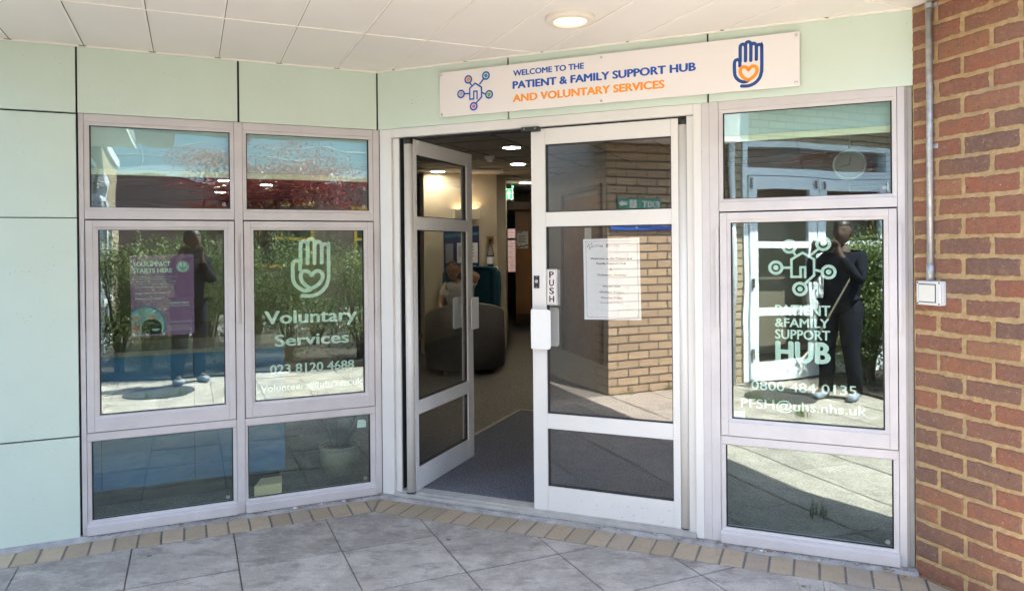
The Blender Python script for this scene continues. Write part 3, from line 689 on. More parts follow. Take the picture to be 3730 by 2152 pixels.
# slab above soffit and interior
top = [(-4.4, 13), (7, 16), (7, re.y+1), (bl.x+.9, -2.5), (-1.43, -2.5), (-1.43, -3.65), (-1.93, -3.65), (-1.93, -2.45), (-2.3, -2.45), (-2.3, .05), (-4.4, .05)]
m = MB(FL); m.prismz(top, 2.372, 2.72); part("roof_slab", m, M_GREYW, cp)
fa = MB(FL)
for (a, b_) in (((bl.x+.9, -2.5), (-1.43, -2.5)), ((-1.43, -2.5), (-1.43, -3.65))):
    A_, B_ = Vector(a), Vector(b_); n_ = Vector((B_.y-A_.y, A_.x-B_.x)).normalized()*.03
    n_ = -n_ if (A_+n_-Vector((0,-1))).length < (A_-Vector((0,-1))).length else n_
    q = [A_, B_, B_+n_, A_+n_]; ar = sum(q[i].x*q[(i+1)%4].y-q[(i+1)%4].x*q[i].y for i in range(4)); q = q if ar > 0 else q[::-1]
    fa.prismz([(p.x, p.y) for p in q], 2.345, 2.74)
part("fascia", fa, M_CREAM, cp)
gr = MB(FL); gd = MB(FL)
def inpoly(x, y):
    c = False; j = len(out)-1
    for i in range(len(out)):
        if (out[i][1] > y) != (out[j][1] > y) and x < (out[j][0]-out[i][0])*(y-out[i][1])/(out[j][1]-out[i][1])+out[i][0]: c = not c
        j = i
    return c
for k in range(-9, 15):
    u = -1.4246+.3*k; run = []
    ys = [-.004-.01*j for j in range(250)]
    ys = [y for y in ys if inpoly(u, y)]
    if len(ys) > 3: gr.box(u-.004, u+.004, min(ys), max(ys), 2.3625, 2.368); gd.box(u+.0042, u+.0075, min(ys), max(ys), 2.3652, 2.368); gd.box(u-.014, u+.016, max(ys)-.016, max(ys)-.009, 2.3612, 2.3625)  # dark strips paint shade beside the bars; end boxes are dirt marks
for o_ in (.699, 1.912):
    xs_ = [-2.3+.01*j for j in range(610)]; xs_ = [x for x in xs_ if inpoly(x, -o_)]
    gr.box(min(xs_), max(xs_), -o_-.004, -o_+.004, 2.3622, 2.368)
part("tile_joint", gr, M_TBAR, cp); part("joint_shadow_dirt", gd, pm("joint_grey", (.13, .115, .10), .8), cp)
ta = MB(FL); ta.box(-2.3, 0, -.012, -.002, 2.3585, 2.366); part("wall_trim", ta, M_TBAR, cp)
ta = MB(FR); ta.box(.0, 2.632, -.012, -.002, 2.3583, 2.366); part("wall_trim", ta, M_TBAR, cp)
# ceiling lamp
lp = thing("ceiling_lamp", "round lit lamp with worn white rim in the canopy ceiling", "lamp", W0, (.259, 3.144, 2.36))
m = MB(); m.lathe([(.105,.004),(.105,-.010),(.099,-.018),(.088,-.020),(.074,-.020),(.070,-.012),(.070,.0)], (.259,3.144,2.362), 48); part("rim", m, pm("worn_white", (.72, .66, .58), .5, speck=1.), lp, smooth=False)
m = MB(); m.lathe([(.0001,-.011),(.05,-.0125),(.0695,-.0125)], (.259,3.144,2.362), 48)
lens, nt, b = newmat("lamp_lens"); b.inputs["Base Color"].default_value = (.8,.75,.6,1)
c = mixc(nt, ramp(nt, noisef(nt, 160, 3), .4, .65), (1., .80, .46), (1., .93, .70)); nt.links.new(c, b.inputs["Emission Color"]); b.inputs["Emission Strength"].default_value = .115
part("lens", m, lens, lp)

# ================================================================== RED BRICK WALL, conduit, switch
bw = thing("brick_wall", "red brick wall end with sandy mortar at the right of the windows", "wall", FB, (.25, 0, 0))
BL = .50
m = MB(FB); nx, nz = 60, 280; vs = []; fs = []
for j in range(nz+1):
    z = -.03+2.40*j/nz
    for i in range(nx+1):
        x = BL*i/nx; vs.append((x, .0012+.0022*noise.noise(Vector((x*60, z*60, 1)))+.0015*noise.noise(Vector((x*160, z*160, 5))), z))
        if i and j: a = j*(nx+1)+i; fs.append((a-nx-2, a-nx-1, a, a-1))
m.mesh(vs, fs)
n0 = len(vs)
m.box(0, BL, .004, .60, -.03, 2.371)
part("mortar", m, M_MORT, bw, smooth=False)
bm_ = MB(FB); rb = random.Random(11)
zc = 1.251-16*.0785
k = 0
row = 0
while zc < 2.36:
    typ_b = (round((zc-1.251)/.0785) % 2 == 0)
    x = (-.005 if typ_b else .110)-.225
    while x < BL:
        xa, xb = x+.0068, x+.225-.0068; za, zb = zc+.0068, zc+.0785-.0068
        x += .225
        xa = max(xa, .0015); xb2 = xb; xb = min(xb, BL+.0)
        if xb-xa < .02: continue
        val = rb.random(); seed = rb.uniform(0, 900); tilt = rb.uniform(-.0022, .0022); pr = rb.uniform(-.004, -.001)
        nx_, nz_ = max(4, int((xb-xa)/.007)), 10; vs = []; fs = []
        for j in range(nz_+1):
            for i in range(nx_+1):
                u, w_ = i/nx_, j/nz_
                px = xa+(xb-xa)*u; pz = za+(zb-za)*w_
                e = min(min(u, 1-u)*(xb-xa), min(w_, 1-w_)*(zb-za))
                pz += tilt*(u-.5)*2+.0034*noise.noise(Vector((px*24, seed, w_*1.5)))+.0012*noise.noise(Vector((px*90, seed+9, w_*3)))
                px += (.0022*noise.noise(Vector((seed, pz*30, u*1.2))))*(1 if (xa > .003 and xb < BL-.002) else 0)
                y = pr+.0016*noise.noise(Vector((px*45, pz*45, seed)))+.0008*noise.noise(Vector((px*120, pz*120, seed)))
                y += .0045*max(0, 1-e/.0045)**1.5
                vs.append((px, y, pz))
                if i and j: a = j*(nx_+1)+i; fs.append((a-nx_-2, a-nx_-1, a, a-1))
        bm_.mesh(vs, fs, val)
    zc += .0785
part("brickwork", bm_, M_RBRICK, bw, smooth=True)
cd = thing("conduit", "grey steel conduit running down the red brick wall to the switch", "pipe", FB, (.090, -.016, 1.235))
m = MB(FB); m.tube([(.0905,-.016,2.36),(.090,-.0155,1.8),(.0885,-.016,1.26)], .0125, 18); part("pipe", m, M_GALV, cd, smooth=True)
m = MB(FB); m.tube([(.0885,-.016,1.300),(.0885,-.016,1.228)], .0148, 18); part("coupling", m, M_GALV, cd, smooth=True)
for z in (1.775, 2.345):
    m = MB(FB); m.box(.066,.118,-.006,-.001,z-.009,z+.009); m.tube([(.0903,-.016,z-.009),(.0903,-.016,z+.009)], .0145, 16); m.lathe([(.004,0),(.0035,-.002)], (.110,-.006,z), 8, axis='y'); part("saddle_clip", m, M_GALV, cd, bevel=.001)
sw = thing("switch_box", "grey white weatherproof rocker switch box under the steel conduit", "switch", FB, (.075, -.03, 1.13))
m = MB(FB); m.box(.040,.149,-.027,-.001,1.131,1.229); part("box", m, M_GREYW, sw, bevel=.006)
m = MB(FB); m.box(.0405,.1485,-.036,-.0275,1.1315,1.2285); part("cover", m, M_GREYW, sw, bevel=.003)
m = MB(FB); m.box(.0515,.1285,-.0368,-.0355,1.1425,1.2175); part("seal", m, M_GAP, sw, bevel=.0004)
m = MB(FB); m.box(.055,.125,-.041,-.0364,1.146,1.214); part("rocker", m, pm("rocker_white", (.72,.71,.66), .35), sw, bevel=.002)
for x, z in ((.047,1.138),(.142,1.138),(.047,1.222),(.142,1.222)): part("screw", MB(FB).lathe([(.0035,0),(.003,-.001)], (x,-.0362,z), 10, axis='y'), M_BLACK, sw)

# ================================================================== LOBBY (setting)
SQ = lambda *p: list(p)
Lm = FL @ Vector((-4.3, .10, 0)); Cc = Vector((-.7445+.03, 4.0843+.09)); Rm = FR @ Vector((2.62, .10, 0))
flo = [(Lm.x, Lm.y), (Cc.x, Cc.y), (Rm.x, Rm.y), (6.5, 12), (6.5, 18), (-9, 18), (-9, 6)]
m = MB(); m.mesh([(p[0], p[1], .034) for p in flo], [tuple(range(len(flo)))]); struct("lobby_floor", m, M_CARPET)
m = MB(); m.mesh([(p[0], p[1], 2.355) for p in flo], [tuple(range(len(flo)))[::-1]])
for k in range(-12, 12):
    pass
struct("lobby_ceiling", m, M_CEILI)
gi = MB()
for k in range(-7, 6): gi.place(W0); gi.box(.30+.6*k-.012, .30+.6*k+.012, 4.6, 17.4, 2.349, 2.356)
for k in range(0, 21): gi.box(-6, 5, 4.9+.6*k-.012, 4.9+.6*k+.012, 2.3485, 2.3565)
gi.v = [Matrix.Rotation(R(-22.8), 4, 'Z') @ (p-Vector((0, 9, 0)))+Vector((0, 9, 0)) for p in gi.v]
gi2 = MB(); 
for fi, f in enumerate(gi.f): pass
struct("ceiling_grid", gi, pm("grid_grey", (.24, .23, .22), .7))
def wallp(name, a, b_, z0, z1, mat, th=.12):
    A_, B_ = Vector(a), Vector(b_); d = (B_-A_).normalized(); n_ = Vector((-d.y, d.x))*th
    m = MB(); q = [A_, B_, B_+n_, A_+n_]; m.prismz([(p.x, p.y) for p in q], z0, z1); return struct(name, m, mat)
wallp("lobby_wall", (-.195, 9.6), (-1.115, 9.29), .03, 2.354, M_WALLI, -.25)
wallp("lobby_wall", (-.20, 12.5), (-.20, 9.86), .03, 2.354, M_WALLI)
wallp("lobby_wall", (-1.36, 10.4), (-2.9, 10.4), .03, 2.354, M_WALLG)
wallp("lobby_wall", (-2.9, 10.55), (-2.9, 14), .03, 2.354, M_WALLG, -.12)
wallp("lobby_wall", (-2.9, 14), (-9, 14), .03, 2.354, M_WALLG)
wallp("lobby_wall", (.30, 11.0), (1.07, 8.33), .03, 2.354, M_WALLG, .14)
wallp("lobby_wall", (1.20, 8.37), (4.5, 9.75), .03, 2.354, M_WALLG, .14)
wallp("lobby_wall", (.06, 12.9), (4.5, 12.9), .03, 2.354, M_WALLG)
wallp("lobby_wall", (-.5, 12.62), (.08, 12.62), 2.17, 2.354, M_WALLG)
wallp("lobby_wall", (1.80, 3.10), (6.5, 12), .0, 2.37, M_WALLG, -.12)
wallp("lobby_wall", (6.5, 12), (6.5, 18), .0, 2.37, M_WALLG)
wallp("lobby_wall", (-9, 18), (-9, 5), .0, 2.37, M_WALLG)
wallp("lobby_wall", (-9, 5.2), (-4.69, 2.45), .0, 2.37, M_WALLG, .12)
for a, c, z0, z1 in ((-9, -.40, .03, 2.354), (.16, 6.5, .03, 2.354), (-.40, .16, .03, .78), (-.40, .16, 1.98, 2.354)): wallp("lobby_wall", (c, 17.5), (a, 17.5), z0, z1, M_WALLG, -.15)
# mat and trims
Fm = Matrix.Identity(4)
mt = thing("door_mat", "blue grey ribbed entrance mat with pale edge trim inside the doorway", "mat", FR, (.9, 1.1, .034))
m = MB(FR); m.box(-.02, 1.66, .12, 2.13, .035, .041)
part("pile", m, M_MAT, mt)
m = MB(FR); m.box(-.045, -.02, .12, 2.155, .035, .044); m.box(-.0199, 1.66, 2.13, 2.155, .035, .044); part("trim", m, pm("brass_grey", (.30, .28, .22), .5, metal=.4), mt)
# lamps in the lobby ceiling
M_LAMP = emit("warm_lamp", (1., .93, .80), 7)
spots = [(.007, 7.033, "nearest round downlight seen through the open doorway"), (.079, 8.411, "second round downlight beyond the smoke detector"), (-.917, 9.152, "downlight seen through the open door leaf, near the wall lamp"), (.204, 10.807, "far downlight just in front of the green exit sign"),
         (-3.92, 10.0, "brighter downlight seen below the blind in the poster window"), (-4.77, 12.0, "lower downlight seen deep behind the poster window"), (-3.6, 10.75, "downlight seen below the blind in the Voluntary Services window"), (-1.9, 7.0, "downlight in the left half of the lobby ceiling"), (2.2, 6.2, "downlight behind the Support Hub window")]
t = thing("downlight", spots[0][2], "lamp", W0, (*spots[0][:2], 2.353), "round downlights in the lobby ceiling")
m = MB(); m.lathe([(.105,0),(.105,-.006),(.085,-.010),(.082,-.004)], (*spots[0][:2], 2.353), 28); part("rim", m, M_WHITE, t)
m = MB(); m.lathe([(.0001,-.008),(.081,-.008)], (*spots[0][:2], 2.353), 24); part("lens", m, M_LAMP, t)
for x, y_, lab in spots[1:]:
    c_ = copy_tree(t); c_.location = (x, y_, 2.353); c_["label"] = lab
m = MB(); m.lathe([(.055,0),(.055,-.02),(.045,-.035),(.03,-.04),(.03,-.06),(.0001,-.06)], (-.228,7.72,2.354), 20); tag(part("smoke_detector", m, M_WHITE), "white smoke detector on the lobby ceiling beyond the doors", "smoke detector")
m = MB(); m.box(-.65,-.10,8.9,9.35,2.338,2.345)
for k in range(8): m.box(-.62,-.13,8.93+.05*k,8.96+.05*k,2.332,2.338)
tag(part("ceiling_vent", m, M_GREYW), "slatted square air vent in the lobby ceiling above the wall lamp", "vent")
# wall lamp (uplight) on the beige wall
FWL = frame(71.4, -.195, 9.6)
wlm = thing("wall_lamp", "pale box wall lamp throwing light up the beige wall", "lamp", FWL, (-.46, -.06, 1.74))
m = MB(FWL); m.box(-.60,-.27,-.14,-.13,1.76,1.89); m.box(-.60,-.59,-.1299,-.002,1.76,1.89); m.box(-.28,-.27,-.1299,-.002,1.76,1.89); m.box(-.59,-.28,-.1299,-.002,1.76,1.77); part("shade", m, pm("pale_shade", (.62,.58,.48), .7), wlm)
m = MB(FWL); m.tube([(-.55,-.07,1.85),(-.32,-.07,1.85)], .02, 10); part("bulb", m, emit("uplight_tube", (1., .74, .42), 4.5), wlm)
# leaflet board
lb = thing("leaflet_board", "dark blue leaflet board with framed notice on the beige lobby wall", "notice board", FWL, (-.47, -.02, 1.1))
m = MB(FWL); m.box(-.72,-.25,-.03,-.002,1.05,1.68); part("board", m, pm("board_navy", (.015,.03,.12), .4), lb, bevel=.01)
m = MB(FWL); m.box(-.55,-.275,-.036,-.0305,1.20,1.46); part("notice_sheet", m, M_PAPER, lb)
m = MB(FWL)
for k in range(10): m.box(-.53,-.32-.02*(k%3),-.0368,-.0362,1.41-.014*k,1.415-.014*k)
part("notice_print", m, M_INK, lb)
m = MB(FWL); m.box(-.70,-.60,-.036,-.0305,1.20,1.45); m.box(-.55,-.30,-.036,-.0305,1.06,1.17); part("leaflet", m, pm("leaflet_grey", (.35,.36,.40), .6), lb)
m = MB(FWL); m.disc(-.40, 1.545, .03, -.0312); m.flaty([(-.71,1.52),(-.26,1.56),(-.26,1.60),(-.71,1.57)], -.0311); part("board_print", m, pm("board_teal", (.05,.20,.28), .5), lb)
# collecting tin hung from a hook
tn = thing("collection_tin", "blue and white collecting tin hanging by a dark cord from the beige wall", "tin", W0, (-.30, 9.35, 1.12))
TX = .02
m = MB(); m.box(-.345+TX,-.255+TX,9.50,9.535,1.44,1.54); part("hook_plate", m, M_WOOD, tn)
m = MB(); m.lathe([(.022,0),(.022,-.02),(.012,-.03)], (-.30+TX,9.50,1.49), 14, axis='y'); part("hook", m, M_BLACK, tn)
m = MB(); m.tube([(-.345+TX,9.47,1.28),(-.302+TX,9.472,1.485),(-.298+TX,9.472,1.485),(-.255+TX,9.47,1.28)], .004, 6); part("cord", m, M_BLACK, tn)
m = MB(); m.lathe([(.047,0),(.047,.09)], (-.30+TX,9.46,1.185), 20); part("label_band", m, M_PAPER, tn)
m = MB(); m.lathe([(.038,0),(.040,.075),(.049,.078),(.049,.084)], (-.30+TX,9.46,1.10), 20); part("tin_body", m, pm("tin_blue", (.01,.03,.16), .4), tn); part("tin_lid", MB().lathe([(.049,0),(.049,.016)], (-.30+TX,9.46,1.276), 20), MATS["tin_blue"], tn)
# exit sign
ex = thing("exit_sign", "green running man exit sign with white up arrow inside the lobby", "exit sign", W0, (-.1, 11, 2.12))
m = MB(); m.box(-.235,.022,11.0,11.02,2.118,2.275); part("panel", m, emit("exit_green", (.0, .30, .17), .045), ex)
m = MB(); y = 10.998; m.flaty([(-.19,2.13),(-.11,2.13),(-.11,2.262),(-.19,2.262)], y)
m.flaty([(-.075,2.195),(-.038,2.255),(.0,2.195),(-.025,2.205),(-.025,2.135),(-.052,2.135),(-.052,2.205)], y)
for q in ([(-.234,2.119),(.021,2.119)],[(.021,2.119),(.021,2.274)],[(.021,2.274),(-.234,2.274)]): m.stroke(q, .005, y, smooth=False, caps=False)
part("symbol", m, emit("exit_white", (.85,.9,.86), .09), ex)
m = MB(); y = 10.9965; m.disc(-.137,2.245,.009,y,12); m.stroke([(-.140,2.232),(-.150,2.195),(-.165,2.172),(-.185,2.170)], .011, y); m.stroke([(-.148,2.195),(-.132,2.175),(-.130,2.140)], .010, y-.0003); m.stroke([(-.170,2.215),(-.160,2.232),(-.140,2.230),(-.122,2.212)], .008, y-.0006); part("running_man", m, M_GREEN, ex)
for x in (-.21, 0): part("hanger", MB().box(x, x+.01, 11.005, 11.015, 2.275, 2.354), M_GREYW, ex)
m = MB(); m.lathe([(.008,0),(.006,-.006)], (.024,10.99,2.305), 12, axis='y'); part("indicator", m, emit("green_led", (.1,1,.45), 2.), ex)
# inner door opening
ofr = thing("door_frame", "dark wood door frame at the far end of the lobby under the exit sign", "door frame", W0, (.05, 12.55, .03))
m = MB(); m.box(-.30,1.1,12.50,12.60,2.05,2.17); m.box(-.30,-.24,12.50,12.60,.035,2.05); part("frame", m, M_DWOOD, ofr)
wd = thing("wooden_door", "brown wooden door with a paper notice standing open at the far end", "door", W0, (.5, 12.72, .05))
m = MB(); m.box(.064,.95,12.70,12.745,.055,2.06); part("leaf", m, M_WOOD, wd)
m = MB(); m.box(.064,.95,12.694,12.6995,.055,.25); part("kick_plate", m, M_DWOOD, wd)
m = MB(); m.box(.085,.285,12.694,12.698,1.38,1.68); tag(part("notice", m, M_PAPER), "small paper notice with dark zigzag edges on the far brown door", "notice")
m = MB()
m.stroke([(.09,1.42),(.13,1.40),(.16,1.43),(.20,1.41),(.24,1.44),(.28,1.43)], .014, 12.6925); m.stroke([(.09,1.655),(.12,1.665),(.15,1.655),(.18,1.675)], .012, 12.6925)
for k in range(5): m.box(.12,.25-.02*(k%2),12.692,12.6928,1.60-.028*k,1.607-.028*k)
part("notice_print", m, M_INK, COL.objects["notice.001"] if "notice.001" in COL.objects else None)
w_ = thing("wooden_door", "wooden inner door in a wood frame seen through the closed door glass", "door", frame(164.4, 1.07, 8.33), (-.7, 0, .03))
FWD = frame(164.4, 1.07, 8.33)
m = MB(FWD); m.box(-1.38,-.16,-.012,-.002,.035,2.0); part("leaf", m, pm("brown_panel", (.20,.115,.055), .5, var=.12), w_)
m = MB(FWD); m.box(-1.45,-1.385,-.03,-.002,.035,2.06); m.box(-.155,-.09,-.03,-.002,.035,2.06); m.box(-1.45,-.09,-.03,-.002,2.0605,2.12); part("frame", m, M_DWOOD, w_)
m = MB(FWD); m.box(-.62,-.41,-.017,-.0125,1.33,1.62); tag(part("notice", m, M_PAPER), "plain paper notice on the inner wooden door behind the closed leaf", "notice")
m = MB(); m.box(-2.6,-1.7,10.33,10.395,.035,2.05); tag(part("wooden_door", m, M_DWOOD), "dark wooden door in the recess seen through the open leaf", "door")
# end window
ew = thing("window", "brown framed end window of the lobby with a blue blind", "window", W0, (-.1, 17.45, .8))
m = MB(); m.box(-.40,.16,17.40,17.46,1.93,1.98); m.box(-.40,.16,17.40,17.46,.78,.83); m.box(-.40,-.35,17.40,17.46,.83,1.93); m.box(.11,.16,17.40,17.46,.83,1.93); m.box(-.15,-.10,17.40,17.46,.83,1.93); m.box(-.35,-.15,17.405,17.455,1.58,1.63); m.box(-.10,.11,17.405,17.455,1.58,1.63); part("frame", m, M_DWOOD, ew)
m = MB(); m.box(-.38,.14,17.36,17.37,1.85,2.2); tag(part("roller_blind", m, pm("blind_navy", (.03,.05,.16), .8)), "short dark blue blind at the far end window of the lobby", "blind")
tag(part("brick_wall", MB().box(-4,4,21,21.3,0,3.2), bricktex("yard_brick", (.33,.17,.10), (.26,.13,.09), (.35,.30,.24))), "brick yard wall outside the far end window", "wall")

# ------------------------------------------------------------------ lobby furniture
def softbox(mb, c, sx, sy, sz, ex=.35, n=(8, 8, 8), tf=None):
    """rounded-box blob as one closed mesh"""
    vs = []; fs = []; nu, nv = 24, 14
    def sp(v, e): return math.copysign(abs(v)**e, v)
    for j in range(nv+1):
        ph = -math.pi/2+math.pi*j/nv
        for i in range(nu):
            th = 2*math.pi*i/nu
            p = Vector((sx*sp(math.cos(ph), ex)*sp(math.cos(th), ex), sy*sp(math.cos(ph), ex)*sp(math.sin(th), ex), sz*sp(math.sin(ph), ex)))
            p = p+Vector(c)
            if tf: p = tf(p)
            vs.append(p)
    for j in range(nv):
        for i in range(nu): fs.append((j*nu+i, j*nu+(i+1)%nu, (j+1)*nu+(i+1)%nu, (j+1)*nu+i))
    return mb.mesh(vs, fs)
def tub_chair(label, cx, cy_, rot, h, group):
    """tub armchair: a thick curved wrap-around back, seat cushion, four short legs; opening faces local -y"""
    F = Matrix.Translation((cx, cy_, 0)) @ Matrix.Rotation(rot, 4, 'Z')
    t = thing("armchair", label, "armchair", F, (0, 0, .034), group)
    m = MB(F); vs = []; fs = []; n = 28
    prof = [(1.0, .10), (1.04, .45), (1.02, 1.0), (.86, 1.02), (.82, .55), (.80, .12)]
    for i in range(n+1):
        a = R(-35+250*i/n); top = .62+.18*max(0, math.sin(a))**.8 if math.sin(a) > 0 else .62
        for r, k in prof: vs.append((.42*r*math.cos(a)*1.02, .40*r*math.sin(a), .04+(top*h/.8-.04)*k if k > .3 else .10*k/.1))
    q = len(prof)
    for i in range(n):
        for j in range(q): fs.append((i*q+j, (i+1)*q+j, (i+1)*q+(j+1)%q, i*q+(j+1)%q))
    fs += [tuple(range(q))[::-1], tuple(range(n*q, n*q+q))]
    m.mesh(vs, fs); part("back", m, M_TUB, t, smooth=True)
    pp = [vs[i*q+2] for i in range(n+1)]; m = MB(F); m.tube([(p[0]*.985, p[1]*.985, p[2]+.002) for p in pp], .008, 6); part("piping", m, M_PIPE, t)
    m = MB(F); softbox(m, (0, -.02, .36), .33, .36, .09); part("seat", m, M_TUB, t, smooth=True)
    for x, y_ in ((-.26,-.2),(.26,-.2),(-.24,.22),(.24,.22)):
        m = MB(F); m.tube([(x,y_,.12),(x*1.08,y_*1.08,.036)], [.02,.013], 10); part("leg", m, M_DWOOD, t)
    return t
tub_chair("charcoal tub armchair with pale piping, its back to the open door", -.53, 8.08, R(192), .80, "charcoal tub armchairs in the lobby")
tub_chair("far charcoal tub armchair under the end window", -.10, 16.3, R(200), .84, "charcoal tub armchairs in the lobby")
tub_chair("charcoal tub armchair at the left, half hidden behind the hinge stile", -1.62, 7.9, R(-60), .78, "charcoal tub armchairs in the lobby")
wc = thing("wing_chair", "teal high backed wing chair facing the doors with a person seated", "armchair", W0, (-.5, 8.95, .034))
m = MB(); vs = []; fs = []; n = 20
for j, (z, wf) in enumerate(((.30,.95),(.6,1.),(.9,1.04),(1.08,1.02),(1.15,.9),(1.165,.6))):
    for i in range(n+1):
        a = R(-20+220*i/n); vs.append((-.5+.35*wf*math.cos(a), 8.98+.30*wf*math.sin(a)*(1 if math.sin(a) > 0 else .9), z))
nn = n+1; k0 = len(vs)
for j in range(5):
    for i in range(n): fs.append((j*nn+i, j*nn+i+1, (j+1)*nn+i+1, (j+1)*nn+i))
inner = [((p[0]+.5)*.78-.5, (p[1]-8.98)*.74+8.98, min(p[2], 1.15)) for p in vs]
fs2 = [(a+k0, d+k0, c+k0, b_+k0) for a, b_, c, d in fs]
rim = [(5*nn+i, 5*nn+i+1, k0+5*nn+i+1, k0+5*nn+i) for i in range(n)]
sd = [(j*nn, (j+1)*nn, k0+(j+1)*nn, k0+j*nn) for j in range(5)]+[(j*nn+n, k0+j*nn+n, k0+(j+1)*nn+n, (j+1)*nn+n) for j in range(5)]
m.mesh(vs+inner, fs+fs2+rim+sd); part("back", m, M_TEAL, wc, smooth=True)
m = MB(); softbox(m, (-.5, 8.78, .38), .30, .32, .09); part("seat", m, M_TEAL, wc, smooth=True)
for s in (-1, 1):
    m = MB(); softbox(m, (-.5+s*.33, 8.75, .50), .06, .32, .14); part("arm", m, M_TEAL, wc, smooth=True)
for x in (-.76, -.24):
    for y_ in (8.55, 9.15): m = MB(); m.tube([(x,y_,.30),(x,y_,.036)], .02, 8); part("leg", m, M_DWOOD, wc)
ct = thing("coffee_table", "low dark coffee table with pale papers left of the tub chair", "table", W0, (-1.15, 7.6, .034))
m = MB(); m.box(-1.55,-.98,7.45,8.0,.42,.45); part("top", m, M_WOOD, ct, bevel=.004)
for x in (-1.5,-1.03):
    for y_ in (7.5,7.95): m = MB(); m.tube([(x,y_,.42),(x,y_,.036)], .016, 8); part("leg", m, M_DWOOD, ct)
m = MB(); m.box(-1.28,-1.02,7.55,7.75,.451,.462); m.box(-1.25,-1.05,7.58,7.78,.4625,.468); tag(part("magazine", m, pm("cream_paper", (.5,.45,.33), .7)), "stack of cream papers on the low coffee table", "magazines")
m = MB(); m.lathe([(.03,0),(.03,.12),(.012,.16),(.012,.20)], (-1.06,7.9,.451), 14); bo = part("bottle", m, glass("bottle_plastic", (.8,.8,.8), .06, 0, 1), None, smooth=True); tag(bo, "small clear drinks bottle with a red label on the coffee table", "bottle")
m = MB(); m.lathe([(.0305,.04),(.0305,.10)], (-1.06,7.9,.451), 14); part("bottle_label", m, pm("label_red", (.4,.03,.03), .5), bo)

# blue counter, pot, card behind the left windows
cb = thing("cabinet", "blue laminate cabinet standing behind the purple poster window", "cabinet", FL, (-1.4, .55, .034))
m = MB(FL); m.box(-2.3,-.472,.36,.86,.12,.82); part("body", m, M_CABB, cb, bevel=.002)
m = MB(FL); m.box(-2.3,-.50,.39,.84,.035,.1195); part("plinth", m, M_BLACK, cb)
m = MB(FL); m.box(-2.3,-.46,.35,.87,.8205,.845); part("top", m, pm("grey_top", (.30,.29,.27), .4), cb)
for x in (-1.85,-1.4,-.95): part("door_gap", MB(FL).box(x-.0015,x+.0015,.3585,.3605,.125,.815), M_GAP, cb)
m = MB(FL); m.prismz([(-.665,.055),(-.527,.055),(-.510,.19),(-.62,.19)], .036, .132); tag(part("card_box", m, pm("pale_yellow_card", (.80,.66,.40), .7)), "pale yellow card box low behind the Voluntary Services window", "box")
pt = thing("plant_pot", "ribbed wicker plant pot low behind the Voluntary Services window", "plant pot", FL, (-.155, .42, .034))
prof = []
for k in range(40):
    t_ = k/39; r = (.085+.055*math.sin(min(1, t_*1.15)*math.pi*.62))*.82; prof.append((r+.0022*math.cos(k*math.pi), .001+.155*t_))
prof += [(.119,.158),(.123,.168),(.119,.176),(.108,.174),(.104,.150)]
m = MB(FL); m.lathe(prof, (-.150,.42,.035), 48); part("basket", m, pm("wicker", (.40,.36,.27), .7, var=.25, scale=120), pt, smooth=True)
m = MB(FL); m.lathe([(.0001,.150),(.104,.150)], (-.150,.42,.035), 30); part("soil", m, M_SOIL, pt)
pl = thing("pot_plant", "broad dark leaved house plant growing from the wicker pot", "plant", FL, (-.15, .42, .19))
m = MB(FL); rp = random.Random(4)
for k in range(16):
    a = rp.uniform(0, 6.28); h = rp.uniform(.18, .42); l = rp.uniform(.16, .30); w = .032
    bx, by = -.150+.03*math.cos(a), .42+.03*math.sin(a); px, py = math.cos(a), math.sin(a); qx, qy = -py, px
    pts = []; 
    for i in range(8):
        t_ = i/7; r = l*t_; z = .185+h*math.sin(t_*2.2)*1.0; ww = w*math.sin(math.pi*min(1, .08+t_*.92))
        pts += [(bx+px*r+qx*ww, by+py*r+qy*ww, z), (bx+px*r-qx*ww, by+py*r-qy*ww, z)]
    m.mesh(pts, [(2*i, 2*i+1, 2*i+3, 2*i+2) for i in range(7)], rp.random())
part("foliage", m, mat_leaf("house_leaf", (.012,.03,.02), (.02,.05,.03), (.04,.08,.05)), pl)
m = MB(FL); m.tube([(-.150,.42,.186),(-.148,.42,.40)], .012, 8); part("stem", m, M_BARK, pl)
# clock behind the support hub window
ck = thing("wall_clock", "round pale clock high inside the Support Hub window", "clock", FR, (2.42, .30, 1.70))
m = MB(FR); m.lathe([(.075,.03),(.075,0),(.068,-.008),(.066,0)], (2.405,.40,1.765), 32, axis='y'); part("case", m, M_GREYW, ck)
m = MB(FR); m.disc(2.405,1.765,.066,.3995,32); part("dial", m, pm("dial_grey", (.24,.26,.24), .6), ck)
m = MB(FR); m.stroke([(2.405,1.765),(2.365,1.757)], .004, .3985, smooth=False); m.stroke([(2.405,1.765),(2.409,1.80)], .004, .398, smooth=False); part("hands", m, M_BLACK, ck)
m = MB(FR); m.tube([(2.405,.42,1.835),(2.405,.42,2.354)], .006, 8); part("hanging_rod", m, M_BLACK, ck)

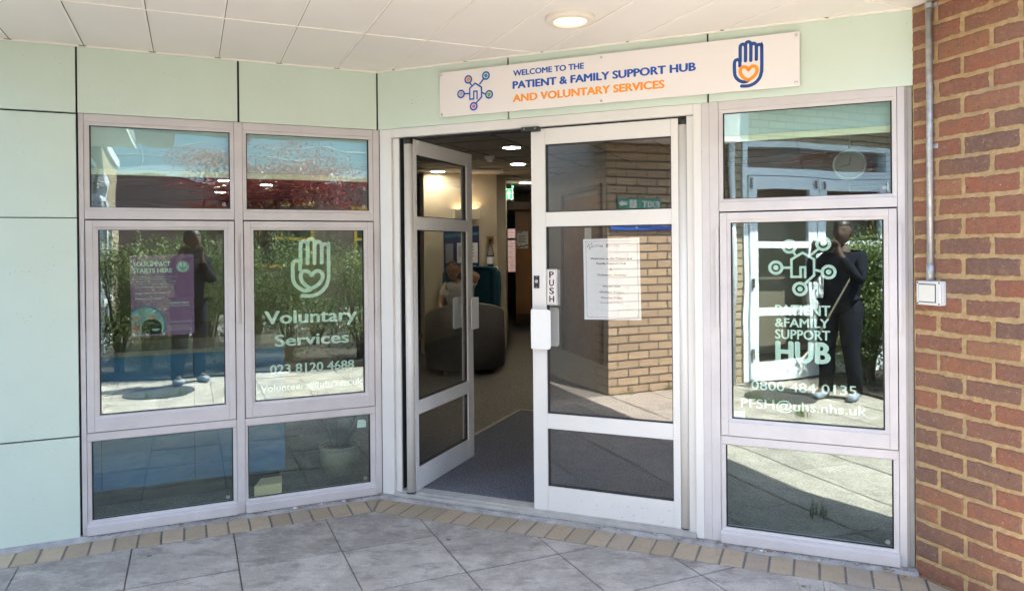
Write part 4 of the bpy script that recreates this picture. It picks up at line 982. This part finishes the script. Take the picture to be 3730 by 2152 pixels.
# ================================================================== COURTYARD (reflected in the glass)
# buff brick building with white glazed doors
WH = 2.95
bb = thing("buff_building", "buff brick building behind the camera with white glazed doors", "building", FW, (-3, .2, 0))
def wbox(mb, t0, t1, y0, y1, z0, z1): mb.box(-t1, -t0, y0, y1, z0, z1)
m = MB(FW)
wbox(m, 0, 1.55, 0, .25, 0, WH); wbox(m, 1.55, 3.62, 0, .25, 2.46, WH); wbox(m, 3.62, 4.3, 0, .25, 0, WH); wbox(m, 4.3, 6.3, 0, .25, 2.46, WH); wbox(m, 6.3, 8.6, 0, .25, 0, WH)
part("wall", m, M_BUFFW, bb)
m = MB(FW); wbox(m, -.0, 8.6, .2505, 4.5, 0, WH-.02); part("interior_mass", m, M_WALLG, bb)
m = MB(FW); wbox(m, -.06, 8.7, -.05, 4.6, WH, WH+.16); wbox(m, 1.18, 5.2, -.93, -.0502, WH+.01, WH+.15); part("roof", m, M_GREYW, bb)
m = MB(FW); m.tube([(-1.40,-.045,WH),(-1.40,-.045,.02)], .034, 14); part("downpipe", m, M_RENDW, bb, smooth=True)
def white_doors(t0, label):
    d = thing("glazed_door", label, "door", FW, (-(t0+1.03), .1, 0), "white glazed double doors of the buff building")
    f = MB(FW)
    wbox(f, t0, t0+.06, -.02, .10, .005, 2.455); wbox(f, t0+1.97, t0+2.06, -.02, .10, .005, 2.455)
    wbox(f, t0+.0602, t0+1.9698, -.02, .10, 2.39, 2.455); wbox(f, t0+.0602, t0+1.9698, -.02, .10, 2.10, 2.175); part("frame", f, M_RENDW, d, bevel=.004)
    g_ = MB(FW); wbox(g_, t0+.0602, t0+1.9698, .04, .046, 2.175, 2.39); part("pane", g_, M_DGLASS, d)
    for k, (a, c) in enumerate(((t0+.065, t0+.955), (t0+.965, t0+1.965))):
        f = MB(FW); wbox(f, a, a+.105, -.045, .0, .02, 2.09); wbox(f, c-.12, c, -.045, .0, .02, 2.09)
        for z0, z1 in ((.02,.21),(.65,.73),(1.36,1.43),(1.965,2.09)): wbox(f, a+.1052, c-.1202, -.044, -.001, z0, z1)
        lf = part("leaf", f, M_RENDW, d, bevel=.004)
        for z0, z1 in ((.21,.65),(.73,1.36),(1.43,1.965)):
            g_ = MB(FW); wbox(g_, a+.105, c-.12, -.025, -.019, z0, z1); part("pane", g_, M_DGLASS, lf)
        for z in (.30, 1.0, 2.02):
            h = MB(FW); x = (a+.02 if k == 0 else c-.02); h.tube([(-x,-.06,z-.05),(-x,-.06,z+.05)], .016, 10); part("hinge", h, M_CHROME, lf)
        h = MB(FW); x = c-.06 if k == 0 else a+.05; h.box(-x-.015,-x+.015,-.075,-.045,1.98,2.06); h.tube([(-x,-.085,1.0),(-x,-.085,1.25)], .012, 10); part("handle", h, M_CHROME, lf)
    return d
wd1 = white_doors(1.56, "white glazed double doors nearest the camera in the buff wall")
white_doors(4.32, "white glazed double doors further along the buff wall")
m = MB(FW); m.box(-2.10,-1.89,-.050,-.0455,1.60,1.88)
# signs on the buff wall
bs = thing("sign", "blue main hospital sign on the buff brick wall", "sign", FW, (-.4, -.02, 1.54))
m = MB(FW); m.box(-.95,-.02,-.03,-.004,1.545,1.72); part("board", m, pm("hospital_blue", (.006,.10,.55), .35), bs, bevel=.002)
m = MB(FW); text(m, "Main Hospital", -.74, -.12, 1.585, .075, -.0305, .012); part("lettering", m, M_WHITE, bs); part("arrow", MB(FW).flaty([(-.86,1.60),(-.80,1.63),(-.86,1.66)], -.0305), M_WHITE, bs)
es = thing("exit_sign", "green exit sign with running man and arrow on the buff brick wall", "exit sign", FW, (-.33, -.02, 1.73))
m = MB(FW); m.box(-.585,-.10,-.022,-.004,1.735,1.84); part("board", m, pm("exit_board", (.0,.25,.16), .4), es)
m = MB(FW); text(m, "EXIT", -.56, -.36, 1.755, .062, -.0225, .02); part("lettering", m, M_WHITE, es); m = MB(FW); m.flaty([(-.30,1.75),(-.23,1.75),(-.23,1.826),(-.30,1.826)], -.0225)
part("doorway_symbol", m, M_WHITE, es); m = MB(FW); m.flaty([(-.20,1.775),(-.155,1.775),(-.155,1.755),(-.11,1.788),(-.155,1.821),(-.155,1.80),(-.20,1.80)], -.0225); part("symbol", m, M_WHITE, es)
m = MB(FW); m.disc(-.262,1.815,.006,-.0232,10); m.stroke([(-.264,1.807),(-.268,1.785),(-.285,1.765)], .006, -.0232); m.stroke([(-.268,1.785),(-.252,1.770),(-.255,1.755)], .006, -.0234); m.stroke([(-.283,1.795),(-.265,1.802),(-.247,1.79)], .005, -.0236); part("running_man", m, M_GREEN, es)
# building return facing L beyond corner A (keeps the passage closed on the left)
# planting bed
bed = MB(FL); bed.prismz([(-1.92,-4.95),(-1.92,-8.8),(6.0,-8.8),(6.0,-4.56),(-1.1,-4.56)], -.02, .025); struct("soil_bed", bed, M_SOIL)

def leafcloud(mb, c, rad, n, size, rg, seed, lump=.35, zsq=1.):
    """scatter n small bent leaf quads through a lumpy ellipsoid volume, denser at clumps near the skin"""
    cl = []
    for k in range(26):
        d = Vector((rg.gauss(0,1), rg.gauss(0,1), rg.gauss(0,1))).normalized(); rr = rg.uniform(.45, .98)
        cl.append((Vector((d.x*rad[0], d.y*rad[1], d.z*rad[2]))*rr, rg.uniform(.20, .40)*max(rad), rg.random()))
    for k in range(n):
        b_, s, tone = rg.choice(cl)
        p = Vector(c)+b_+Vector((rg.gauss(0,.5), rg.gauss(0,.5), rg.gauss(0,.5)))*s
        if p.z < .03: p.z = .03+rg.random()*.1
        d = Vector((rg.gauss(0,1), rg.gauss(0,1), rg.gauss(.3,.8))).normalized(); q = d.cross(Vector((rg.gauss(0,1), rg.gauss(0,1), rg.gauss(0,1)))).normalized()
        l = size*rg.uniform(.7, 1.4); w = l*.34; nn_ = d.cross(q)*(l*.12)
        mb.mesh([p-d*l*.5, p+q*w-nn_, p+d*l*.5, p-q*w-nn_], [(0,1,2,3)], min(1, max(0, .55*tone+.45*rg.random())))
    return cl
def bush(x, out_, r, h, label, n, seed):
    rg = random.Random(seed); c = FL @ Vector((x, -out_, h*.52))
    b = thing("shrub", label, "shrub", W0, (c.x, c.y, .02), "evergreen shrubs in the courtyard bed")
    m = MB(); cl = leafcloud(m, (c.x, c.y, h*.52), (r, r, h*.5), int(n*1.7), .027, rg, seed); 
    for k in range(14):                                  # upright sprigs at the top
        a = rg.uniform(0, 6.28); rr = rg.uniform(0, r*.8); bx, by = c.x+rr*math.cos(a), c.y+rr*math.sin(a); z0 = h*.75
        hh = rg.uniform(.2, .45)
        for i in range(22):
            t_ = rg.random(); p = Vector((bx+.06*t_*math.cos(a)+rg.gauss(0,.02), by+.06*t_*math.sin(a)+rg.gauss(0,.02), z0+hh*t_)); d = Vector((rg.gauss(0,1), rg.gauss(0,1), rg.uniform(.2,1.4))).normalized(); q = d.cross(Vector((0,.3,1))).normalized()*.010
            m.mesh([p, p+d*.02+q, p+d*.045, p+d*.02-q], [(0,1,2,3)], rg.uniform(.4, 1))
    part("foliage", m, M_LEAF, b)
    m = MB()
    for k in range(9):
        e = rg.choice(cl)[0]; m.tube([(c.x+rg.uniform(-.06,.06), c.y+rg.uniform(-.06,.06), .02), (c.x+e.x*.4, c.y+e.y*.4, h*.35), (c.x+e.x, c.y+e.y, max(.1, h*.52+e.z))], [.018,.012,.005], 6)
    part("stem", m, M_BARK, b)
bush(-1.12, 5.25, .45, 1.55, "shrub at the path end of the bed behind the photographer", 4200, 1)
bush(-1.72, 5.30, .36, 1.62, "shrub growing against the right leaf of the white doors", 3400, 13)
bush(-1.42, 5.05, .34, 1.35, "small leafy shrub at the corner of the bed by the white doors", 2600, 12)
bush(-.5, 5.15, .45, 1.6, "upright shrub second from the path in the front row", 4200, 11)
bush(.15, 5.30, .52, 1.55, "tall leafy shrub in the middle of the bed's front row", 4200, 2)
bush(1.0, 5.10, .55, 1.35, "wide shrub right of the tallest one in the front row", 4200, 3)
bush(1.85, 5.20, .55, 1.45, "shrub third from the path end in the front row", 4000, 4)
bush(2.75, 5.25, .6, 1.5, "shrub at the far right of the front row", 3600, 5)
bush(-.75, 6.3, .6, 1.9, "tall shrub in the back row near the path", 3600, 6)
bush(.7, 6.7, .7, 1.7, "dense shrub in the back row under the maple", 3600, 7)
bush(2.0, 6.8, .7, 1.75, "back row shrub beneath the red maple's trunk", 3200, 8)
bush(3.7, 5.6, .7, 1.7, "back row shrub at the outer end of the bed", 3000, 9)
# red maple
rg = random.Random(21); tc_ = Vector((2.1, -2.6, 0))
tr = thing("maple_tree", "red leaved maple tree standing in the courtyard bed", "tree", W0, (tc_.x, tc_.y, .02))
m = MB(); tips = []
m.tube([tc_+Vector((0,0,.0)), tc_+Vector((.05,.02,.7)), tc_+Vector((.02,.05,1.4))], [.07,.055,.045], 10)
for k in range(13):
    a = k*.7+rg.uniform(-.2,.2); l = rg.uniform(.7,1.35); z = rg.uniform(1.75,2.75); e = tc_+Vector((l*math.cos(a), l*math.sin(a), z)); md = tc_+Vector((l*.45*math.cos(a+.2), l*.45*math.sin(a+.2), 1.4+(z-1.4)*.6))
    m.tube([tc_+Vector((.02,.05,1.35)), md, e], [.035,.02,.006], 7); tips += [e, (e+md)/2]
part("trunk", m, M_BARK, tr)
m = MB()
for e in tips:
    for q in range(5):
        c = e+Vector((rg.gauss(0,.22), rg.gauss(0,.22), rg.gauss(.05,.12)))
        for k in range(115):
            p = c+Vector((rg.gauss(0,.17), rg.gauss(0,.17), rg.gauss(0,.06))); d = Vector((rg.gauss(0,1), rg.gauss(0,1), rg.gauss(-.3,.4))).normalized(); w = d.cross(Vector((rg.gauss(0,.4), rg.gauss(0,.4), 1))).normalized(); l = rg.uniform(.020,.036)
            m.mesh([p-d*l, p+w*l*.5, p+d*l, p-w*l*.5], [(0,1,2,3)], rg.random())
part("crown", m, M_MAPLE, tr)
# far brick building with pale blue upper storey and guard rail
fb = thing("far_building", "plum brick building across the courtyard with a pale blue upper storey", "building", FF, (0, 0, 0))
m = MB(FF); m.box(-12, 6, 0, 6, 0, 3.2); part("wall", m, bricktex("plum_brick", (.25,.13,.10), (.20,.10,.075), (.30,.25,.21)), fb)
m = MB(FF); m.box(-12.1, 6.1, -.06, .0, 3.02, 3.26); part("parapet", m, M_GREYW, fb)
m = MB(FF); m.box(-12, 6, 1.2, 6, 3.2, 7.2); part("upper_storey", m, pm("pale_blue_cladding", (.30,.40,.45), .3, var=.08, scale=1.5), fb)
m = MB(FF)
for k in range(28): m.box(-12+.65*k,-11.95+.65*k,1.18,1.1995,5.6,6.6)
for z in (4.4, 5.5): m.box(-12,6,1.185,1.1998,z,z+.03)
part("cladding_joint", m, pm("joint_blue", (.16,.26,.36), .5), fb)
m = MB(FF)
for z in (3.55, 3.85, 4.15): m.tube([(-12,.1,z),(6,.1,z)], .022, 8)
for k in range(10): m.tube([(-12+2*k,.1,3.26),(-12+2*k,.1,4.16)], .022, 8)
part("guard_rail", m, M_GALV, fb)
for x in (-6.2,-4.0,-1.8):
    m = MB(FF); m.ring((x,x+1.3,1.0,2.5), (x+.07,x+1.23,1.07,2.43), -.03, -.025, .02); m.box(x+.07,x+1.23,-.02,.01,1.62,1.68); wf = part("window", m, M_YELL, fb)
    m = MB(FF); m.box(x+.07,x+1.23,-.012,-.006,1.07,2.43); part("pane", m, pm("dark_pane", (.02,.025,.03), .08), wf)
# grass tufts and manhole in the courtyard
mh = MB(FL); mh.lathe([(.32,.004),(.32,.008),(.28,.009),(.27,.007),(.0001,.007)], (-1.25,-3.85,0), 32); tag(part("manhole_cover", mh, pm("cast_iron", (.05,.05,.05), .6, var=.3, scale=60)), "round dark manhole cover set in the sunlit courtyard paving", "manhole cover")
gt_ = MB(); rg = random.Random(8)
for (u, o_) in ((-1.2,3.55),(-1.05,3.6),(-.6,3.5),(-.55,3.45),(1.2,1.98),(-1.35,3.6)):
    b_ = L2W(u, o_)
    for k in range(26):
        a = rg.uniform(0,6.28); l = rg.uniform(.05,.13); p = b_+Vector((rg.gauss(0,.03), rg.gauss(0,.03), .0)); d = Vector((math.cos(a)*.5, math.sin(a)*.5, 1)).normalized(); q = Vector((-math.sin(a), math.cos(a), 0))*.003
        gt_.mesh([p-q, p+q, p+d*l], [(0,1,2)], rg.random())
for k in range(70):
    t_ = rg.uniform(.0,1.4); b_ = FW @ Vector((-t_, -.03, 0)); a = rg.uniform(0,6.28); l = rg.uniform(.03,.12); p = b_+Vector((rg.gauss(0,.015), rg.gauss(0,.015), 0)); d = Vector((math.cos(a)*.6, math.sin(a)*.6, 1)).normalized(); q = Vector((-math.sin(a), math.cos(a), 0))*.004
    gt_.mesh([p-q, p+q, p+d*l], [(0,1,2)], rg.random())
tag(part("grass_tuft", gt_, mat_leaf("grass_blade", (.06,.10,.02), (.12,.16,.04), (.22,.22,.08))), "thin weeds and grass in the paving joints", "grass", kind="stuff")

# ------------------------------------------------------------------ litter along the frames
lt = random.Random(14)
M_LEAFD = pm("dry_leaf", (.30,.17,.08), .8, var=.3, scale=80)
def scrap(F, x, o_, s, mat, name, label, cat, group=None):
    m = MB(F); n = 7; pts = []
    for k in range(n):
        a = 6.28*k/n; r = s*lt.uniform(.55, 1.2); pts.append((x+r*math.cos(a), -o_+r*.6*math.sin(a), .014+s*lt.uniform(.05,.5)))
    c = (x, -o_, .014+s*.35); low = [(p[0], p[1], p[2]-.0012) for p in pts]
    vs = pts+[c]+low+[(c[0], c[1], c[2]-.0012)]
    m.mesh(vs, [(k,(k+1)%n,n) for k in range(n)]+[(n+1+(k+1)%n,n+1+k,2*n+1) for k in range(n)]+[((k+1)%n,k,n+1+k,n+1+(k+1)%n) for k in range(n)])
    return tag(part(name, m, mat), label, cat, group)
scrap(FL, -.335, .030, .013, M_PAPER, "paper_scrap", "white and blue paper scrap under the Voluntary Services window", "litter")
scrap(FL, -.215, .030, .011, M_PAPER, "paper_scrap", "small torn white paper scrap near the corner post", "litter")
scrap(FL, -.47, .028, .012, M_PAPER, "paper_scrap", "crumpled white scrap under the low pane of Voluntary Services", "litter")
for x, o_, s, lab in ((-.44,.03,.014,"brown dead leaf beside the crumpled white scrap"),(-1.02,.03,.010,"brown dead leaf under the purple poster window")): scrap(FL, x, o_, s, M_LEAFD, "dead_leaf", lab, "leaf", "dead leaves along the sills")
for x, o_, s, lab in ((1.865,.03,.012,"brown dead leaf at the foot of the lilac mullion"),(2.05,.03,.013,"orange dead leaf under the Support Hub window"),(2.52,.05,.016,"pale dead leaf beside the foot of the brick wall"),(2.58,.09,.014,"curled dead leaf nearest the brick wall")): scrap(FR, x, o_, s, M_LEAFD, "dead_leaf", lab, "leaf", "dead leaves along the sills")
scrap(FR, 2.02, .032, .009, M_PAPER, "paper_scrap", "white paper scrap under the Support Hub window", "litter")
db = MB(); 
for k in range(900):
    F = FL if k % 2 else FR; x = lt.uniform(-1.4, 0) if F is FL else (lt.uniform(.1, 2.6) if k % 3 else lt.uniform(1.8, 2.62)); o_ = abs(lt.gauss(.02, .012)); s = lt.uniform(.0015, .0065); a = lt.uniform(0, 3.14)
    p = [F @ Vector((x+s*math.cos(a+q)*(1.6 if i % 2 else .6), -o_+s*math.sin(a+q), .016-.25*max(0,o_-.01)+.003)) for i, q in enumerate((0, 1.5, 3.1, 4.6))]
    db.mesh(p, [(0,1,2,3)], lt.random())
md, nt, b = newmat("grit_debris"); nt.links.new(cramp(nt, rnd_attr(nt), [(0,(.10,.07,.05)),(.6,(.22,.16,.11)),(.85,(.35,.28,.2)),(1,(.7,.7,.68))]), b.inputs["Base Color"])
tag(part("debris", db, md), "fine leaf crumbs and grit along the foot of the frames", "debris", kind="stuff")

# ================================================================== PEOPLE
def skin(name, nodes, edges, root, mat, parent, sub=2, extra=None):
    """one continuous body: skeleton edges with radii grown by a Skin modifier"""
    me = bpy.data.meshes.new(name); keys = list(nodes)
    me.from_pydata([nodes[k][0] for k in keys], [(keys.index(a), keys.index(b_)) for a, b_ in edges], [])
    o = bpy.data.objects.new(name, me); COL.objects.link(o)
    md = o.modifiers.new("s", 'SKIN'); o.modifiers.new("d", 'SUBSURF').levels = sub
    for i, k in enumerate(keys):
        r = nodes[k][1]; sv_ = me.skin_vertices[0].data[i]; sv_.radius = r if isinstance(r, tuple) else (r, r); sv_.use_root = (k == root)
    bpy.context.view_layer.update()
    ev = bpy.data.meshes.new_from_object(o.evaluated_get(bpy.context.evaluated_depsgraph_get()))
    mb = MB(); mb.mesh([v.co.copy() for v in ev.vertices], [tuple(p.vertices) for p in ev.polygons])
    bpy.data.objects.remove(o); bpy.data.meshes.remove(me); bpy.data.meshes.remove(ev)
    if extra: extra(mb)
    return part(name, mb, mat, parent, smooth=True)
def head(mb, c, yaw, s=1., pitch=0.):
    """head with brow, eye sockets, nose, mouth, chin, ears; faces local -y turned by yaw"""
    M = Matrix.Translation(c) @ Matrix.Rotation(yaw, 4, 'Z') @ Matrix.Rotation(pitch, 4, 'X'); nu, nv = 28, 22; vs = []; fs = []
    for j in range(nv+1):
        ph = -math.pi/2+math.pi*j/nv; z = math.sin(ph)
        for i in range(nu):
            th = 2*math.pi*i/nu; x, y = math.cos(ph)*math.cos(th), math.cos(ph)*math.sin(th)
            w = .074*(1-.22*max(0, -z)); p = Vector((x*w, y*.092, z*.112))
            if y < 0:
                p.y -= .020*math.exp(-((x/.16)**2+((z+.12)/.20)**2)); p.y -= .006*math.exp(-((x/.3)**2+((z+.45)/.07)**2)); p.y += .007*math.exp(-((x/.4)**2+((z+.36)/.05)**2))
                for e in (-1, 1): p.y += .010*math.exp(-(((x-e*.40)/.2)**2+((z-.05)/.12)**2))
                p.y -= .008*math.exp(-((x/.35)**2+((z+.8)/.2)**2)); p.y -= .004*math.exp(-((z-.22)/.1)**2)
            for e in (-1, 1): p.x += e*.012*math.exp(-(((x-e)/.10)**2+((y-.08)/.14)**2+(z/.28)**2))
            vs.append(M @ (p*s))
    for j in range(nv):
        for i in range(nu): fs.append((j*nu+i, j*nu+(i+1)%nu, (j+1)*nu+(i+1)%nu, (j+1)*nu+i))
    mb.mesh(vs, fs)
def hair(c, yaw, parent, s=1., mat=None):
    M = Matrix.Translation(c) @ Matrix.Rotation(yaw, 4, 'Z'); vs = []; fs = []; nu, nv = 28, 12
    for j in range(nv+1):
        for i in range(nu):
            th = 2*math.pi*i/nu; lo = .45 if math.sin(th) < -.2 else -.35; ph = lo+(math.pi/2-lo)*j/nv
            x, y, z = math.cos(ph)*math.cos(th), math.cos(ph)*math.sin(th), math.sin(ph); q = 1.07+.03*noise.noise(Vector((x*5, y*5, z*5)))
            vs.append(M @ (Vector((x*.074*q, y*.092*q+.003, z*.112*q))*s))
    for j in range(nv):
        for i in range(nu): fs.append((j*nu+i, j*nu+(i+1)%nu, (j+1)*nu+(i+1)%nu, (j+1)*nu+i))
    m = MB(); m.mesh(vs, fs); return part("hair", m, mat or M_HAIR, parent, smooth=True)
def add_hand(nodes, edges, wrist, base, dirv, side, up_, curl, tag_):
    """palm and five separate fingers; dirv along the palm, side toward the thumb, up_ = palm-inward normal"""
    d, s, u = Vector(dirv).normalized(), Vector(side).normalized(), Vector(up_).normalized(); b_ = Vector(base)
    pk = "palm"+tag_; nodes[pk] = (tuple(b_+d*.045), (.034, .014)); edges.append((wrist, pk))
    for k, (off, l) in enumerate(((.028,.068),(.009,.078),(-.010,.073),(-.028,.056))):
        p0 = b_+d*.085+s*off; p1 = p0+(d*math.cos(curl)+u*math.sin(curl))*l*.45; p2 = p1+(d*math.cos(2*curl)+u*math.sin(2*curl))*l*.55
        for i, (p, r) in enumerate(((p0,.0095),(p1,.0085),(p2,.007))): nodes[f"f{k}{i}{tag_}"] = (tuple(p), r)
        edges += [(pk, f"f{k}0{tag_}"), (f"f{k}0{tag_}", f"f{k}1{tag_}"), (f"f{k}1{tag_}", f"f{k}2{tag_}")]
    t0 = b_+d*.03+s*.035; t1 = t0+(d*.6+s*.6+u*.4).normalized()*.035; t2 = t1+(d*.8+s*.1+u*.5).normalized()*.03
    for i, (p, r) in enumerate(((t0,.011),(t1,.010),(t2,.008))): nodes[f"th{i}{tag_}"] = (tuple(p), r)
    edges += [(pk, f"th0{tag_}"), (f"th0{tag_}", f"th1{tag_}"), (f"th1{tag_}", f"th2{tag_}")]
# photographer behind the camera, facing the doors (heading ~ 10 degrees right of +y)
ph = thing("person", "person in dark top and trousers and pale shoes holding up a phone", "person", W0, (.1, -.22, .004))
nd = dict(pel=((.09,-.22,.88),(.15,.11)), bel=((.10,-.22,1.0),(.15,.115)), che=((.11,-.23,1.17),(.165,.12)), nec0=((.12,-.225,1.32),(.075,.07)), nec=((.125,-.21,1.40),.05),
          lsh=((-.045,-.225,1.27),.06), lel=((-.15,-.14,1.06),.045), lwr=((-.085,-.075,1.285),.028), rsh=((.275,-.225,1.27),.06), rel=((.30,-.13,1.05),.045), rwr=((.165,-.075,1.285),.028),
          lhip=((0.,-.22,.80),.10), lkn=((-.03,-.19,.45),.07), lan=((-.05,-.23,.09),.045), lto=((-.07,-.09,.045),(.04,.03)), rhip=((.18,-.22,.80),.10), rkn=((.19,-.20,.45),.07), ran=((.20,-.25,.09),.045), rto=((.22,-.12,.045),(.04,.03)))
eg = [("pel","bel"),("bel","che"),("che","nec0"),("nec0","nec"),("che","lsh"),("lsh","lel"),("lel","lwr"),("che","rsh"),("rsh","rel"),("rel","rwr"),("pel","lhip"),("lhip","lkn"),("lkn","lan"),("lan","lto"),("pel","rhip"),("rhip","rkn"),("rkn","ran"),("ran","rto")]
n2 = {k: (v_[0], tuple(x*.8 for x in v_[1]) if isinstance(v_[1], tuple) else v_[1]*.8) if k not in ("nec", "lwr", "rwr") else v_ for k, v_ in nd.items()}; e2 = list(eg)
add_hand(n2, e2, "lwr", (-.075,-.055,1.30), (.25,.15,.95), (.7,-.2,-.3), (.6,.6,0), .55, "l"); add_hand(n2, e2, "rwr", (.155,-.055,1.30), (-.25,.15,.95), (-.7,-.2,-.3), (-.6,.6,0), .55, "r")
HC_ = Vector((.125, -.195, 1.50))
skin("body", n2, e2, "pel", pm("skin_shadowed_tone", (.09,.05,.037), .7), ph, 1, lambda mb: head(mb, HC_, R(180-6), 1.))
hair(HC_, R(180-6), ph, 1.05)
grow = lambda keys, k: {q: (nd[q][0], tuple(x*k for x in nd[q][1]) if isinstance(nd[q][1], tuple) else nd[q][1]*k) for q in keys}
skin("jacket", {"hem": ((.09,-.22,.74), .195), "pel": ((.09,-.22,.90), .158), "bel": ((.10,-.22,1.02), .148), "che": ((.11,-.23,1.17), .150), "nec0": (nd["nec0"][0], .085), "lsh": (nd["lsh"][0], .075), "lel": (nd["lel"][0], .058), "lwr": (nd["lwr"][0], .042), "rsh": (nd["rsh"][0], .075), "rel": (nd["rel"][0], .058), "rwr": (nd["rwr"][0], .042)}, [("hem","pel")]+[e for e in eg if all(q in ("pel","bel","che","nec0","lsh","lel","rsh","rel","lwr","rwr") for q in e)], "bel", M_DARKC, ph, 2)
m = MB()
for q in "lr":
    h_, k_, a_ = (Vector(nd[q+n_][0]) for n_ in ("hip", "kn", "an")); w_t = Vector((.055 if q == "l" else .125, -.22, .96))
    m.tube([w_t, h_, (h_+k_)/2+Vector((0,.01,0)), k_, (k_+a_)/2+Vector((0,-.015,0)), a_+Vector((0,0,-.03))], [.08,.104,.092,.075,.070,.058], 20)
part("trousers", m, M_DARKC, ph, smooth=True)
M_SHOE = pm("pale_shoe", (.24,.29,.35), .6)
for a, c in (("lan","lto"),("ran","rto")):
    A_, T_ = Vector(nd[a][0]), Vector(nd[c][0]); skin("shoe", {"h": ((A_.x, A_.y-.03, .045), (.045,.04)), "m": (tuple((A_+T_)/2+Vector((0,0,-.025))), (.048,.042)), "t": ((T_.x, T_.y+.03, .036), (.042,.03))}, [("h","m"),("m","t")], "h", M_SHOE, ph)
phn = thing("phone", "dark phone held level in both hands by the photographer", "phone", W0, (.045, -.02, 1.335))
m = MB(); m.box(-.035,.115,-.026,-.018,1.320,1.395); part("body", m, M_BLACK, phn, bevel=.003)
m = MB(); m.box(-.031,.111,-.0268,-.0262,1.324,1.391); part("screen", m, pm("phone_screen", (.02,.02,.025), .1), phn)
m = MB(); m.lathe([(.006,0),(.006,.002)], (.0,-.018,1.375), 14, axis='y'); part("lens", m, M_BLACK, phn)
# seated visitor in the wing chair, arm raised to the head
vi = thing("person", "seated person in a white T shirt with one arm raised to the head", "person", W0, (-.62, 8.75, .034))
nd = dict(pel=((-.60,8.82,.55),(.14,.11)), bel=((-.61,8.80,.68),(.13,.10)), che=((-.63,8.77,.86),(.15,.10)), nec0=((-.66,8.74,.985),.06), nec=((-.68,8.72,1.02),.048),
          lsh=((-.79,8.74,.94),.052), lel=((-.86,8.62,.72),.040), lwr=((-.80,8.45,.60),.028), rsh=((-.50,8.77,.94),.052), rel=((-.40,8.62,1.06),.042), rwr=((-.58,8.58,1.12),.028),
          lhip=((-.69,8.74,.52),.085), lkn=((-.72,8.36,.52),.06), lan=((-.72,8.34,.12),.042), lto=((-.73,8.20,.07),(.04,.03)), rhip=((-.52,8.74,.52),.085), rkn=((-.48,8.36,.52),.06), ran=((-.48,8.34,.12),.042), rto=((-.47,8.20,.07),(.04,.03)))
n2 = dict(nd); e2 = list(eg)
n2 = {k: (v_[0], tuple(x*.78 for x in v_[1]) if isinstance(v_[1], tuple) else v_[1]*.78) if k not in ("nec", "lwr", "rwr", "lel", "rel") else v_ for k, v_ in nd.items()}
add_hand(n2, e2, "lwr", (-.79,8.43,.60), (.2,-1,0), (1,.2,0), (0,0,-1), .4, "l"); add_hand(n2, e2, "rwr", (-.61,8.58,1.13), (-1,0,.25), (0,-.2,1), (0,1,0), .3, "r")
HC_ = Vector((-.705, 8.69, 1.125))
skin("body", n2, e2, "pel", M_SKIN, vi, 1, lambda mb: head(mb, HC_, R(-15), 1., R(12)))
hair(HC_, R(-15), vi)
grow = lambda keys, k: {q: (nd[q][0], tuple(x*k for x in nd[q][1]) if isinstance(nd[q][1], tuple) else nd[q][1]*k) for q in keys}
hl = Vector(nd["lsh"][0]).lerp(Vector(nd["lel"][0]), .6); hr = Vector(nd["rsh"][0]).lerp(Vector(nd["rel"][0]), .55)
sh = grow(("pel","bel","che","lsh","rsh"), 1.12); sh["nec0"] = (nd["nec0"][0], .075); sh["ls"] = (tuple(hl), .056); sh["rs"] = (tuple(hr), .056)
skin("t_shirt", sh, [("pel","bel"),("bel","che"),("che","nec0"),("che","lsh"),("lsh","ls"),("che","rsh"),("rsh","rs")], "pel", M_TEE, vi)
skin("trousers", grow(("pel","lhip","lkn","lan","rhip","rkn","ran"), 1.14), [e for e in eg if all(q in ("pel","lhip","lkn","lan","rhip","rkn","ran") for q in e)], "pel", M_DARKC, vi)
